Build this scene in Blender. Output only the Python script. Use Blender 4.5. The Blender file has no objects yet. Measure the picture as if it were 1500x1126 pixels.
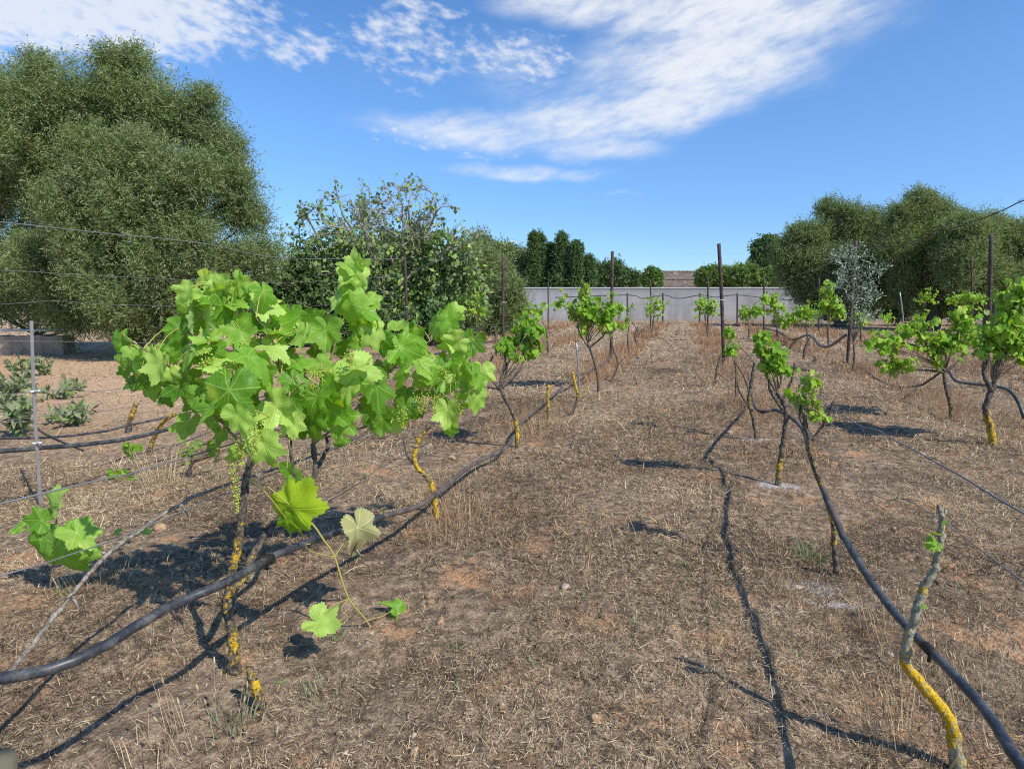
import bpy, math, random
import numpy as np
from mathutils import Vector
RNG = np.random.default_rng(7)
scene = bpy.context.scene
COL = scene.collection
R = math.radians

# ------------------------------------------------------------------ camera
F, CX, CY, HOR, CAMH = 850.0, 750.0, 563.0, 443.0, 1.3
PITCH = math.atan((CY - HOR) / F)
CAM = np.array([0.0, 0.0, CAMH])
FWD = np.array([0, math.cos(PITCH), -math.sin(PITCH)])
UP = np.array([0, math.sin(PITCH), math.cos(PITCH)])
def ray(px, py):
    return np.array([1.0, 0, 0]) * ((px - CX) / F) + UP * ((CY - py) / F) + FWD
def at(px, py, Y):
    d = ray(px, py); return CAM + d * (Y / d[1])
def ground(px, py):
    d = ray(px, py); return CAM + d * (-CAMH / d[2])
cam = bpy.data.cameras.new('camera'); camo = bpy.data.objects.new('camera', cam); COL.objects.link(camo)
cam.sensor_width = 36; cam.lens = F / 1500 * 36; cam.clip_end = 5000; cam.clip_start = 0.05
camo.location = CAM; camo.rotation_euler = (math.pi / 2 - PITCH, 0, 0)
scene.camera = camo

# rows: vertical planes through the ground lines seen in the photograph
_d = ray(1008, HOR); RD = np.array([_d[0], _d[1]]); RD /= np.linalg.norm(RD)
RP = np.array([RD[1], -RD[0]])
qL = float(RP @ ground(340, 960)[:2]); qR = float(RP @ ground(1395, 1100)[:2]); SP = qR - qL
ROW = {'L': qL, 'R': qR, 'L2': qL - SP, 'L3': qL - 2 * SP, 'L4': qL - 3 * SP, 'R2': qR + SP, 'R3': qR + 2 * SP, 'R4': qR + 3 * SP}
def onrow(px, py, k):
    d = ray(px, py); q = ROW[k] if isinstance(k, str) else k
    t = q / (RP @ d[:2]); return CAM + d * t
def vnoise(x, y, s, seed):
    r = np.random.default_rng(seed); t = r.uniform(0, 1, (64, 64))
    x = np.asarray(x) * s; y = np.asarray(y) * s
    xi = np.floor(x).astype(int); yi = np.floor(y).astype(int); fx = x - xi; fy = y - yi
    fx = fx * fx * (3 - 2 * fx); fy = fy * fy * (3 - 2 * fy); g = lambda a, b: t[a % 64, b % 64]
    return (g(xi, yi) * (1 - fx) + g(xi + 1, yi) * fx) * (1 - fy) + (g(xi, yi + 1) * (1 - fx) + g(xi + 1, yi + 1) * fx) * fy
def gz(x, y):
    x = np.asarray(x, float); y = np.asarray(y, float)
    f = 0.018 * np.sin(x * 2.1 + 1.3 * np.sin(y * 1.1)) + 0.014 * np.sin(y * 3.3 + 1.7 * np.sin(x * 1.7)) + 0.007 * np.sin(x * 7.1 + y * 5.2) + 0.005 * np.sin(y * 11.3 - x * 6.1)
    f = f + .034 * (vnoise(x, y, 5.1, 41) - .5) + .026 * (vnoise(x, y, 11.7, 42) - .5) ** 2 * 2
    fade = 1 / (1 + (np.hypot(x, y) / 25) ** 2)
    return f * fade
def rowbase(px, k):
    lo, hi = HOR + 1.5, 1400
    best = min(np.arange(lo, hi, .5), key=lambda y: abs(RP @ ground(px, y)[:2] - ROW[k]))
    return ground(px, best)

# ------------------------------------------------------------------ mesh helpers
class MB:
    def __init__(s): s.V = []; s.T = []; s.Q = []; s.A = {}; s.n = 0
    def add(s, V, Q=None, T=None, **att):
        V = np.asarray(V, float).reshape(-1, 3); m = len(V)
        s.V.append(V)
        if Q is not None and len(Q): s.Q.append(np.asarray(Q, int).reshape(-1, 4) + s.n)
        if T is not None and len(T): s.T.append(np.asarray(T, int).reshape(-1, 3) + s.n)
        for k in set(list(att) + list(s.A)):
            v = att.get(k, 0.0)
            w = 3 if k == 'luv' else 1
            arr = np.broadcast_to(np.asarray(v, float), (m, 3) if w == 3 else (m,)) if np.ndim(v) == 0 else np.asarray(v, float)
            if k not in s.A:
                s.A[k] = [np.zeros((s.n, 3) if w == 3 else (s.n,))]
            s.A[k].append(arr)
        s.n += m
    def build(s, name, mat, parent=None, smooth=True, origin=None):
        V = np.concatenate(s.V); 
        if origin is not None: V = V - np.asarray(origin)
        me = bpy.data.meshes.new(name)
        Q = np.concatenate(s.Q) if s.Q else np.zeros((0, 4), int); T = np.concatenate(s.T) if s.T else np.zeros((0, 3), int)
        me.vertices.add(len(V)); me.vertices.foreach_set('co', V.astype(np.float32).ravel())
        nl = Q.size + T.size
        me.loops.add(nl); me.loops.foreach_set('vertex_index', np.concatenate([Q.ravel(), T.ravel()]).astype(np.int32))
        npoly = len(Q) + len(T); me.polygons.add(npoly)
        ls = np.concatenate([np.arange(len(Q)) * 4, Q.size + np.arange(len(T)) * 3]).astype(np.int32)
        me.polygons.foreach_set('loop_start', ls)
        me.polygons.foreach_set('use_smooth', np.full(npoly, smooth))
        for k, L in s.A.items():
            a = np.concatenate(L)
            if a.ndim == 2:
                at_ = me.attributes.new(k, 'FLOAT_VECTOR', 'POINT'); at_.data.foreach_set('vector', a.astype(np.float32).ravel())
            else:
                at_ = me.attributes.new(k, 'FLOAT', 'POINT'); at_.data.foreach_set('value', a.astype(np.float32))
        me.update(calc_edges=True); me.validate()
        if isinstance(mat, (list, tuple)):
            for m_ in mat: me.materials.append(m_)
        else: me.materials.append(mat)
        o = bpy.data.objects.new(name, me); COL.objects.link(o)
        if parent is not None: o.parent = parent
        elif origin is not None: o.location = origin
        return o

def tag(o, label=None, cat=None, group=None, kind=None):
    if label: o['label'] = label
    if cat: o['category'] = cat
    if group: o['group'] = group
    if kind: o['kind'] = kind
    return o
def empty(name, loc, label, cat, group=None):
    o = bpy.data.objects.new(name, None); COL.objects.link(o); o.location = loc
    o.empty_display_size = .1
    return tag(o, label, cat, group)

def spline(P, n):
    P = np.asarray(P, float)
    if len(P) < 3: 
        t = np.linspace(0, 1, n)[:, None]; return P[0] * (1 - t) + P[-1] * t
    seg = np.r_[0, np.cumsum(np.linalg.norm(np.diff(P, axis=0), axis=1) + 1e-9)]
    P2 = np.vstack([2 * P[0] - P[1], P, 2 * P[-1] - P[-2]])
    out = []
    for t in np.linspace(0, seg[-1], n):
        i = min(np.searchsorted(seg, t, side='right') - 1, len(P) - 2)
        u = (t - seg[i]) / (seg[i + 1] - seg[i]); a, b, c, d = P2[i:i + 4]
        out.append(.5 * (2 * b + (c - a) * u + (2 * a - 5 * b + 4 * c - d) * u * u + (3 * b - a - 3 * c + d) * u ** 3))
    return np.array(out)
def tube(mb, P, r, n=None, seg=8, knob=0.0, wob=0.0, rng=RNG, cap=True, **att):
    P = np.asarray(P, float)
    if n is None: n = max(2, len(P) * 4 if len(P) > 2 else 2)
    C = spline(P, n)
    rr = np.interp(np.linspace(0, 1, n), np.linspace(0, 1, len(np.atleast_1d(r))), np.atleast_1d(r)) if np.ndim(r) else np.full(n, r)
    if wob: C = C + rng.normal(0, wob, C.shape) * np.r_[0, np.ones(n - 2), 0][:, None] if n > 2 else C
    Tn = np.gradient(C, axis=0) if n > 2 else np.repeat((C[1] - C[0])[None], 2, 0)
    Tn /= np.linalg.norm(Tn, axis=1)[:, None] + 1e-12
    ref = np.array([0, 0, 1.0]) if abs(Tn[0, 2]) < .9 else np.array([1.0, 0, 0])
    A = np.cross(Tn[0], ref); A /= np.linalg.norm(A)
    fr = []
    for t in Tn:
        A = A - t * (A @ t); A /= np.linalg.norm(A) + 1e-12; fr.append((A.copy(), np.cross(t, A)))
    ang = np.arange(seg) * 2 * math.pi / seg
    V = []
    for i in range(n):
        a, b = fr[i]
        k = rr[i] * (1 + (rng.normal(0, knob, seg) if knob else 0))
        V.append(C[i] + (np.cos(ang) * k)[:, None] * a + (np.sin(ang) * k)[:, None] * b)
    V = np.concatenate(V)
    i = np.arange(n - 1)[:, None] * seg; j = np.arange(seg)[None]; j2 = (j + 1) % seg
    Q = np.stack([i + j, i + j2, i + seg + j2, i + seg + j], -1).reshape(-1, 4)
    T = []
    if cap:
        V = np.vstack([V, C[0], C[-1]])
        for q in range(seg):
            T.append([n * seg, (q + 1) % seg, q]); T.append([n * seg + 1, (n - 1) * seg + q, (n - 1) * seg + (q + 1) % seg])
    aa = {}
    for k, v in att.items():
        v = np.atleast_1d(v); w = np.interp(np.linspace(0, 1, n), np.linspace(0, 1, len(v)), v) if len(v) > 1 else np.full(n, v[0])
        w = np.repeat(w, seg)
        if cap: w = np.r_[w, v[0], v[-1]]
        aa[k] = w
    mb.add(V, Q, T, **aa)
    return C
def box(mb, x0, x1, y0, y1, z0, z1, M=None, **att):
    V = np.array([[x, y, z] for z in (z0, z1) for y in (y0, y1) for x in (x0, x1)], float)
    if M is not None: V = np.array([M(v) for v in V])
    mb.add(V, [[0, 2, 3, 1], [4, 5, 7, 6], [0, 1, 5, 4], [2, 6, 7, 3], [0, 4, 6, 2], [1, 3, 7, 5]], **att)
def nrm(v): return v / (np.linalg.norm(v, axis=-1, keepdims=True) + 1e-12)

# ------------------------------------------------------------------ materials
class N:
    def __init__(s, name, world=None):
        if world: s.t = world.node_tree
        else:
            s.m = bpy.data.materials.new(name); s.m.use_nodes = True; s.t = s.m.node_tree
        s.t.nodes.clear()
    def n(s, typ, ins=None, **kw):
        x = s.t.nodes.new(typ)
        for k, v in kw.items(): setattr(x, k, v)
        for k, v in (ins or {}).items():
            if isinstance(v, bpy.types.NodeSocket): s.t.links.new(v, x.inputs[k])
            else: x.inputs[k].default_value = v
        return x
    def math(s, op, a, b=0.0, c=None, clamp=False):
        i = {0: a, 1: b}
        if c is not None: i[2] = c
        return s.n('ShaderNodeMath', i, operation=op, use_clamp=clamp).outputs[0]
    def mix(s, f, a, b, blend='MIX'):
        x = s.n('ShaderNodeMix', data_type='RGBA', blend_type=blend)
        for idx, v in ((0, f), (6, a), (7, b)):
            if isinstance(v, bpy.types.NodeSocket): s.t.links.new(v, x.inputs[idx])
            else: x.inputs[idx].default_value = v if idx == 0 else (*v, 1) if len(v) == 3 else v
        return x.outputs[2]
    def noise(s, vec, scale, detail=4, rough=.55, dist=0.0):
        return s.n('ShaderNodeTexNoise', {'Vector': vec, 'Scale': scale, 'Detail': detail, 'Roughness': rough, 'Distortion': dist}).outputs['Fac']
    def ss(s, v, a, b, to0=0.0, to1=1.0):
        x = s.n('ShaderNodeMapRange', {0: v, 1: a, 2: b, 3: to0, 4: to1}, interpolation_type='SMOOTHSTEP'); return x.outputs[0]
    def ramp(s, f, stops):
        x = s.n('ShaderNodeValToRGB', {0: f}); e = x.color_ramp.elements
        while len(e) < len(stops): e.new(.5)
        for el, (p, c) in zip(e, stops): el.position = p; el.color = (*c, 1)
        return x.outputs[0]
    def attr(s, name, out='Fac'):
        return s.n('ShaderNodeAttribute', attribute_name=name).outputs[out]
    def pos(s): return s.n('ShaderNodeNewGeometry').outputs['Position']
    def obj(s): return s.n('ShaderNodeTexCoord').outputs['Object']
    def out(s, sh): s.n('ShaderNodeOutputMaterial', {0: sh}); return s.m
    def pr(s, color, rough=.7, spec=.3, bump=None, bs=.3, bd=.01, metal=0.0):
        i = {'Base Color': color if isinstance(color, bpy.types.NodeSocket) else (*color, 1), 'Roughness': rough, 'Specular IOR Level': spec, 'Metallic': metal}
        if bump is not None: i['Normal'] = s.n('ShaderNodeBump', {'Height': bump, 'Strength': bs, 'Distance': bd}).outputs[0]
        return s.n('ShaderNodeBsdfPrincipled', i).outputs[0]

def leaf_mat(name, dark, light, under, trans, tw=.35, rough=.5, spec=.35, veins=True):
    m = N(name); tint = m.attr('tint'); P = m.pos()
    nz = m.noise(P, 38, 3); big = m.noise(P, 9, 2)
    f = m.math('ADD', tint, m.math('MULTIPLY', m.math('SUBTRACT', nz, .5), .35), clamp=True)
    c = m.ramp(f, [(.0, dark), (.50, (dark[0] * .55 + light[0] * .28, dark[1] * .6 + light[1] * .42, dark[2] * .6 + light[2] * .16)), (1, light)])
    bump = nz
    if veins:
        luv = m.n('ShaderNodeSeparateXYZ', {0: m.attr('luv', 'Vector')})
        u, v = luv.outputs[0], luv.outputs[1]
        r = m.math('SQRT', m.math('ADD', m.math('MULTIPLY', u, u), m.math('MULTIPLY', v, v)))
        a = m.math('ABSOLUTE', m.math('ARCTAN2', u, v))
        d = m.math('PINGPONG', a, R(25)); sd = m.math('MULTIPLY', r, m.math('SINE', d)); al = m.math('MULTIPLY', r, m.math('COSINE', d))
        main = m.ss(sd, .006, .028, 1, 0)
        side = m.math('SINE', m.math('MULTIPLY', m.math('SUBTRACT', al, m.math('MULTIPLY', sd, .9)), 48))
        side = m.ss(side, .80, 1.0)
        vm = m.math('MAXIMUM', main, m.math('MULTIPLY', side, .45))
        c = m.mix(m.math('MULTIPLY', vm, .30), c, tuple(min(1, x * 1.5 + .03) for x in light))
        bump = m.math('ADD', m.math('MULTIPLY', vm, -.8), m.math('MULTIPLY', nz, .5))
    if not veins:
        cl = m.noise(P, .9, 3, .6); c = m.mix(m.math('MULTIPLY', m.ss(cl, .50, .62), .6), c, tuple(x * .55 for x in light)); c = m.mix(m.math('MULTIPLY', m.ss(cl, .46, .32), .35), c, (light[0] * 1.15, light[1] * 1.05, light[2] * .7))
    # yellow-brown edge on a few leaves
    y = m.ss(big, .62, .78)
    c = m.mix(m.math('MULTIPLY', y, .35), c, (light[0] * 1.5 + .05, light[1] * 1.05, light[2] * .5))
    if veins:
        sp = m.ss(m.noise(P, 55, 3, .6), .70, .76); c = m.mix(m.math('MULTIPLY', sp, .7), c, (.28, .17, .06))
    geo = m.n('ShaderNodeNewGeometry')
    c = m.mix(geo.outputs['Backfacing'], c, m.mix(m.math('MULTIPLY', tint, .5), under, tuple(x * .75 for x in under)))
    p = m.pr(c, rough, spec, bump, .5, .004)
    tr = m.n('ShaderNodeBsdfTranslucent', {0: m.mix(tint, tuple(x * .7 for x in trans), trans)}).outputs[0]
    return m.out(m.n('ShaderNodeMixShader', {0: tw, 1: p, 2: tr}).outputs[0])

M = {}
M['vine_leaf'] = leaf_mat('vine_leaf', (.035, .135, .006), (.47, .67, .15), (.40, .54, .26), (.58, .84, .02), .40, .44, .34)
M['vine_leaf_far'] = leaf_mat('vine_leaf_far', (.065, .18, .010), (.44, .62, .08), (.38, .50, .17), (.54, .74, .03), .36, .55, .3)
M['leaf_bright'] = leaf_mat('leaf_bright', (.24, .44, .01), (.50, .66, .02), (.40, .50, .14), (.45, .60, .04), .45, .45, .4)
M['leaf_dry'] = leaf_mat('leaf_dry', (.36, .25, .18), (.66, .58, .32), (.60, .48, .40), (.6, .5, .25), .3, .8, .1)
M['olive_leaf'] = leaf_mat('olive_leaf', (.045, .074, .030), (.36, .41, .215), (.34, .40, .20), (.34, .44, .10), .34, .65, .10, False)
M['silver_leaf'] = leaf_mat('silver_leaf', (.22, .27, .19), (.48, .53, .42), (.5, .54, .46), (.2, .26, .14), .2, .55, .3, False)
M['fig_leaf'] = leaf_mat('fig_leaf', (.13, .23, .055), (.50, .64, .22), (.26, .33, .16), (.2, .34, .05), .32, .6, .15, False)
M['bush_leaf'] = leaf_mat('bush_leaf', (.09, .18, .03), (.36, .48, .10), (.24, .32, .12), (.22, .36, .05), .28, .5, .35, False)
M['dark_leaf'] = leaf_mat('dark_leaf', (.045, .10, .034), (.18, .27, .09), (.16, .23, .10), (.14, .24, .05), .24, .6, .15, False)
M['weed_leaf'] = leaf_mat('weed_leaf', (.15, .21, .08), (.42, .48, .27), (.30, .34, .20), (.2, .3, .08), .3, .6, .2, False)
M['straw'] = None
def straw_mat(name, stops):
    m = N(name); t = m.attr('tint'); nz = m.noise(m.pos(), 1.1, 3)
    f = m.math('ADD', t, m.math('MULTIPLY', m.math('SUBTRACT', nz, .5), .5), clamp=True)
    c = m.ramp(f, stops); p = m.pr(c, .8, .2)
    tr = m.n('ShaderNodeBsdfTranslucent', {0: c}).outputs[0]
    return m.out(m.n('ShaderNodeMixShader', {0: .2, 1: p, 2: tr}).outputs[0])
M['straw'] = straw_mat('straw', [(0, (.05, .036, .026)), (.24, (.18, .130, .084)), (.47, (.42, .31, .178)), (.75, (.78, .61, .35)), (.9, (.64, .54, .38)), (1, (.90, .78, .52))])
M['redgrass'] = straw_mat('redgrass', [(0, (.20, .11, .065)), (.4, (.40, .235, .13)), (.75, (.56, .36, .20)), (1, (.70, .52, .32))])
M['seedgrass'] = straw_mat('seedgrass', [(0, (.34, .23, .13)), (.5, (.60, .46, .26)), (1, (.76, .65, .42))])

def bark(name, c1, c2, lich=None):
    m = N(name); P = m.pos(); nz = m.noise(P, 60, 5, .65); ln = m.noise(P, 48, 4, .7, 1.0)
    c = m.mix(m.ss(nz, .35, .68), c1, c2)
    if lich is not None:
        a = m.attr('lich'); k = m.ss(m.math('ADD', m.math('MULTIPLY', a, .95), m.math('MULTIPLY', m.math('SUBTRACT', ln, .5), 3.4)), .50, .85)
        c = m.mix(k, c, m.ramp(m.noise(P, 120, 3), [(.3, (.56, .33, .02)), (.7, (.92, .60, .035))]))
        g = m.ss(m.math('ADD', m.math('MULTIPLY', a, .35), ln), .72, .85)
        c = m.mix(m.math('MULTIPLY', g, m.math('SUBTRACT', .8, m.math('MULTIPLY', k, .8))), c, (.33, .36, .27))
    fib = m.noise(m.n('ShaderNodeMapping', {0: P, 3: (1, 1, .18)}).outputs[0], 130, 4, .7)
    c = m.mix(m.math('MULTIPLY', m.ss(fib, .5, .72), .35), c, tuple(x * .35 for x in c1))
    return m.out(m.pr(c, .9, .15, m.math('ADD', nz, fib), 1.0, .01))
M['vine_bark'] = bark('vine_bark', (.055, .046, .04), (.24, .205, .17), True)
M['pale_bark'] = bark('pale_bark', (.26, .25, .17), (.50, .48, .36), True)
M['grey_bark'] = bark('grey_bark', (.06, .052, .045), (.19, .17, .145))
M['fig_bark'] = bark('fig_bark', (.24, .21, .18), (.55, .50, .44))
M['cane'] = bark('cane', (.20, .14, .08), (.42, .34, .23))
M['old_cane'] = bark('old_cane', (.16, .13, .10), (.48, .43, .36), True)
m = N('green_shoot'); M['shoot'] = m.out(m.pr(m.mix(m.noise(m.pos(), 40, 2), (.34, .36, .07), (.46, .36, .10)), .45, .4))
m = N('grape'); M['grape'] = m.out(m.pr(m.mix(m.noise(m.pos(), 70, 2), (.24, .34, .04), (.50, .50, .09)), .5, .4))
m = N('hose_plastic'); nz = m.noise(m.pos(), 14, 5, .6)
M['hose'] = m.out(m.pr(m.mix(m.ss(m.math('ADD', m.math('MULTIPLY', nz, .6), m.math('MULTIPLY', m.noise(m.pos(), 90, 5, .75), .4)), .42, .66), (.026, .029, .036), (.135, .128, .118)), .42, .5, nz, .15, .004))
m = N('hose_dusty'); nz = m.noise(m.pos(), 9, 5, .6)
M['hose_dusty'] = m.out(m.pr(m.mix(m.ss(nz, .3, .7), (.06, .05, .047), (.16, .125, .105)), .7, .3))
m = N('drip_line'); nz = m.noise(m.pos(), 6, 4); M['drip'] = m.out(m.pr(m.mix(nz, (.012, .011, .010), (.04, .034, .03)), .6, .3))
m = N('wire_steel'); M['wire'] = m.out(m.pr(m.mix(m.noise(m.pos(), 7, 4), (.13, .125, .13), (.27, .265, .27)), .6, .3, metal=.2))
m = N('rusty_post'); nz = m.noise(m.pos(), 16, 5, .65)
M['post'] = m.out(m.pr(m.mix(m.ss(nz, .35, .7), (.045, .030, .027), (.125, .085, .072)), .75, .3, nz, .4, .004))
m = N('galvanised'); nz = m.noise(m.pos(), 22, 4); M['galv'] = m.out(m.pr(m.mix(nz, (.24, .22, .22), (.46, .44, .45)), .45, .5, nz, .2, .002, .5))
m = N('white_plastic'); M['clip'] = m.out(m.pr((.75, .76, .74), .4, .4))
m = N('weathered_wood'); nz = m.noise(m.n('ShaderNodeMapping', {0: m.obj(), 3: (30, 30, 3)}).outputs[0], 1, 5); M['wood'] = m.out(m.pr(m.mix(nz, (.09, .085, .055), (.18, .17, .115)), .8, .2, nz, .6, .006))

# concrete wall
m = N('concrete_render'); P = m.pos()
st = m.noise(m.n('ShaderNodeMapping', {0: P, 3: (.7, .7, .12)}).outputs[0], 2.2, 5, .65); bl = m.noise(P, .8, 5, .7)
c = m.mix(m.ss(st, .3, .75), (.27, .274, .285), (.41, .412, .416)); c = m.mix(m.math('MULTIPLY', m.ss(bl, .45, .7), .5), c, (.46, .455, .45))
sep = m.n('ShaderNodeSeparateXYZ', {0: P}); c = m.mix(m.math('MULTIPLY', m.ss(m.math('ADD', sep.outputs[2], m.math('MULTIPLY', st, .5)), .2, .75, 1, 0), .55), c, (.30, .24, .19))
xz = m.n('ShaderNodeCombineXYZ', {0: sep.outputs[0], 1: sep.outputs[2]}).outputs[0]
br = m.n('ShaderNodeTexBrick', {'Vector': xz, 'Scale': 1.0, 'Mortar Size': .012, 'Mortar Smooth': .4, 'Brick Width': .9, 'Row Height': .38, 'Color1': (1, 1, 1, 1), 'Color2': (.84, .84, .85, 1), 'Mortar': (.62, .62, .62, 1)}).outputs['Color']
c = m.mix(.6, c, m.mix(1.0, c, br, 'MULTIPLY'))
topst = m.ss(m.math('ADD', sep.outputs[2], m.math('MULTIPLY', st, .9)), 2.35, 2.75); c = m.mix(m.math('MULTIPLY', topst, .5), c, (.13, .125, .12))
M['wall'] = m.out(m.pr(c, .9, .2, m.noise(P, 30, 4), .3, .01))
m = N('pale_coping'); M['coping'] = m.out(m.pr(m.mix(m.noise(m.pos(), 3, 4), (.5, .5, .5), (.62, .62, .61)), .85, .2))
m = N('roof_tiles'); P = m.pos(); w = m.n('ShaderNodeTexWave', {'Vector': m.n('ShaderNodeMapping', {0: P, 3: (1, .05, .05)}).outputs[0], 'Scale': 1.25, 'Distortion': .5, 'Detail': 2.0}, bands_direction='X').outputs['Fac']
nz = m.noise(P, 2.2, 5, .7); c = m.mix(m.ss(nz, .35, .65), (.13, .095, .075), (.28, .22, .175)); c = m.mix(m.math('MULTIPLY', w, .4), c, (.08, .06, .05))
M['tiles'] = m.out(m.pr(c, .85, .2, w, .6, .06))
m = N('house_plaster'); M['plaster'] = m.out(m.pr(m.mix(m.noise(m.pos(), 1.5, 4), (.30, .25, .20), (.42, .36, .30)), .9, .2))
m = N('dark_glass'); M['glass'] = m.out(m.pr((.03, .035, .04), .15, .5))
m = N('plane_white'); M['plane'] = m.out(m.pr(m.mix(m.noise(m.pos(), .2, 2), (.7, .7, .72), (.85, .85, .86)), .4, .5))
m = N('plane_tail'); M['plane_tail'] = m.out(m.pr((.30, .32, .42), .4, .5))
m = N('dry_stone'); P = m.pos(); vo = m.n('ShaderNodeTexVoronoi', {'Vector': P, 'Scale': 2.3, 'Randomness': 1.0}, feature='DISTANCE_TO_EDGE').outputs[0]
c = m.mix(m.noise(P, 5, 5), (.22, .17, .12), (.44, .37, .28)); c = m.mix(m.ss(vo, .0, .06, .55, 0), c, (.14, .11, .08)); M['stonewall'] = m.out(m.pr(c, .9, .2, vo, .8, .05))
m = N('pebble'); M['pebble'] = m.out(m.pr(m.mix(m.ss(m.noise(m.pos(), 90, 5, .7), .35, .65), (.26, .16, .09), (.52, .36, .22)), .85, .2, m.noise(m.obj(), 60, 4), .4, .004))
m = N('pebble_grey'); M['pebble_grey'] = m.out(m.pr(m.mix(m.noise(m.pos(), 50, 4), (.26, .20, .15), (.55, .46, .37)), .85, .2, m.noise(m.pos(), 90, 4), .4, .004))

# soil
m = N('dry_soil'); P = m.pos(); sep = m.n('ShaderNodeSeparateXYZ', {0: P}); X, Y = sep.outputs[0], sep.outputs[1]
n1 = m.noise(P, .55, 5, .6); n2 = m.noise(P, 2.6, 6, .65); n3 = m.noise(P, 18, 6, .75); n4 = m.noise(P, 75, 4, .7); n5 = m.noise(P, 1.1, 4, .6, .6)
c = m.ramp(n3, [(.31, (.085, .062, .045)), (.46, (.25, .178, .118)), (.60, (.50, .365, .24)), (.75, (.74, .57, .40))])
red = m.ss(m.math('ADD', n2, m.math('MULTIPLY', n3, .35)), .69, .84)
c = m.mix(m.math('MULTIPLY', red, .9), c, m.mix(n4, (.58, .29, .14), (.74, .45, .25)))
dk = m.ss(m.math('ADD', m.math('MULTIPLY', n5, .7), m.math('MULTIPLY', n2, .4)), .55, .66)
c = m.mix(m.math('MULTIPLY', dk, .68), c, (.11, .082, .062))
# open sandy earth west of the vines
q = m.math('ADD', X, m.math('MULTIPLY', Y, .32))
sand = m.math('MULTIPLY', m.ss(m.math('ADD', q, m.math('MULTIPLY', n1, 2.0)), 1.6, -1.2), m.ss(Y, 3.6, 8.0))
c = m.mix(m.math('MULTIPLY', sand, .88), c, m.ramp(n3, [(.3, (.48, .30, .17)), (.55, (.68, .46, .28)), (.75, (.76, .58, .40))]))
far = m.ss(Y, 8, 30); c = m.mix(m.math('MULTIPLY', far, .55), c, m.mix(n2, (.38, .265, .175), (.58, .43, .295)))
vo = m.n('ShaderNodeTexVoronoi', {'Vector': P, 'Scale': 34.0, 'Randomness': 1.0}); wn = m.n('ShaderNodeSeparateColor', {0: vo.outputs['Color']})
peb = m.math('MULTIPLY', m.ss(vo.outputs['Distance'], .32, .42, 1, 0), m.math('GREATER_THAN', wn.outputs[0], .92))
c = m.mix(m.math('MULTIPLY', peb, .8), c, m.mix(wn.outputs[1], (.40, .27, .17), (.60, .50, .40)))
# pale ash heaps spread on the soil
for (px, py, rx, ry) in ((1140, 716, .20, .11), (1185, 858, .17, .10), (1225, 880, .20, .06), (1112, 640, .22, .12)):
    g = ground(px, py)
    dx = m.math('DIVIDE', m.math('SUBTRACT', X, float(g[0])), rx); dy = m.math('DIVIDE', m.math('SUBTRACT', Y, float(g[1])), ry)
    d = m.math('SQRT', m.math('ADD', m.math('MULTIPLY', dx, dx), m.math('MULTIPLY', dy, dy)))
    k = m.ss(m.math('ADD', d, m.math('MULTIPLY', m.math('SUBTRACT', m.math('ADD', m.math('MULTIPLY', n3, .6), m.math('MULTIPLY', n4, .4)), .5), 5.0)), .2, .9, 1, 0)
    c = m.mix(m.math('MULTIPLY', k, .85), c, (.70, .67, .63))
h = m.math('ADD', m.math('MULTIPLY', n3, 1.0), m.math('ADD', m.math('MULTIPLY', n4, .4), m.math('MULTIPLY', peb, .4)))
M['soil'] = m.out(m.pr(c, .95, .1, h, 1.0, .035))

# ------------------------------------------------------------------ ground sheet
def ground_sheet():
    ys = np.r_[-30, -12, -6, -3, -1, np.arange(0, 1.2, .07), np.arange(1.2, 5, .03), np.arange(5, 9, .07), np.arange(9, 22, .22), np.arange(22, 60, 1.2), 70, 90, 130, 200, 320, 520, 900, 1600, 2600]
    xs = np.r_[-2600, -1400, -700, -350, -180, -100, -60, -40, np.arange(-30, -9, 1.0), np.arange(-9, -4, .2), np.arange(-4, 5, .035), np.arange(5, 10, .2), np.arange(10, 30, 1.0), 32, 40, 60, 100, 180, 350, 700, 1400, 2600]
    Xg, Yg = np.meshgrid(xs, ys); Z = gz(Xg, Yg)
    nx = len(xs); i = np.arange(len(ys) - 1)[:, None] * nx; j = np.arange(nx - 1)[None]
    Q = np.stack([i + j, i + j + 1, i + nx + j + 1, i + nx + j], -1).reshape(-1, 4)
    mb = MB(); mb.add(np.stack([Xg.ravel(), Yg.ravel(), Z.ravel()], -1), Q)
    tag(mb.build('ground', M['soil']), 'dry reddish brown vineyard soil with mown litter', None, None, 'structure')
ground_sheet()

# ------------------------------------------------------------------ litter and grass (uncountable)
def blades(mb, P, length, width, lift, rng, tint, lean=None, bend=.4):
    n = len(P); a = rng.uniform(0, 2 * math.pi, n); el = lift
    d = np.stack([np.cos(a) * np.cos(el), np.sin(a) * np.cos(el), np.sin(el)], -1)
    if lean is not None: d = nrm(d + lean)
    s = nrm(np.cross(d, np.array([0, 0, 1.0]) + rng.normal(0, .5, (n, 3))))
    b = np.cross(s, d)
    L = length[:, None]; w = (width / 2)[:, None]; k = (bend * rng.uniform(-1, 1, n))[:, None] * L
    mid = P + d * L * .5 + b * k * .5; tip = P + d * L - np.array([0, 0, 1.]) * np.abs(k) * .3
    V = np.stack([P - s * w, P + s * w, mid + s * w, mid - s * w, tip + s * w * .35, tip - s * w * .35], 1).reshape(-1, 3)
    o = np.arange(n)[:, None] * 6
    Q = np.stack([o + [0, 1, 2, 3], o + [3, 2, 4, 5]], 1).reshape(-1, 4)
    mb.add(V, Q, tint=np.repeat(tint, 6))
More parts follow.
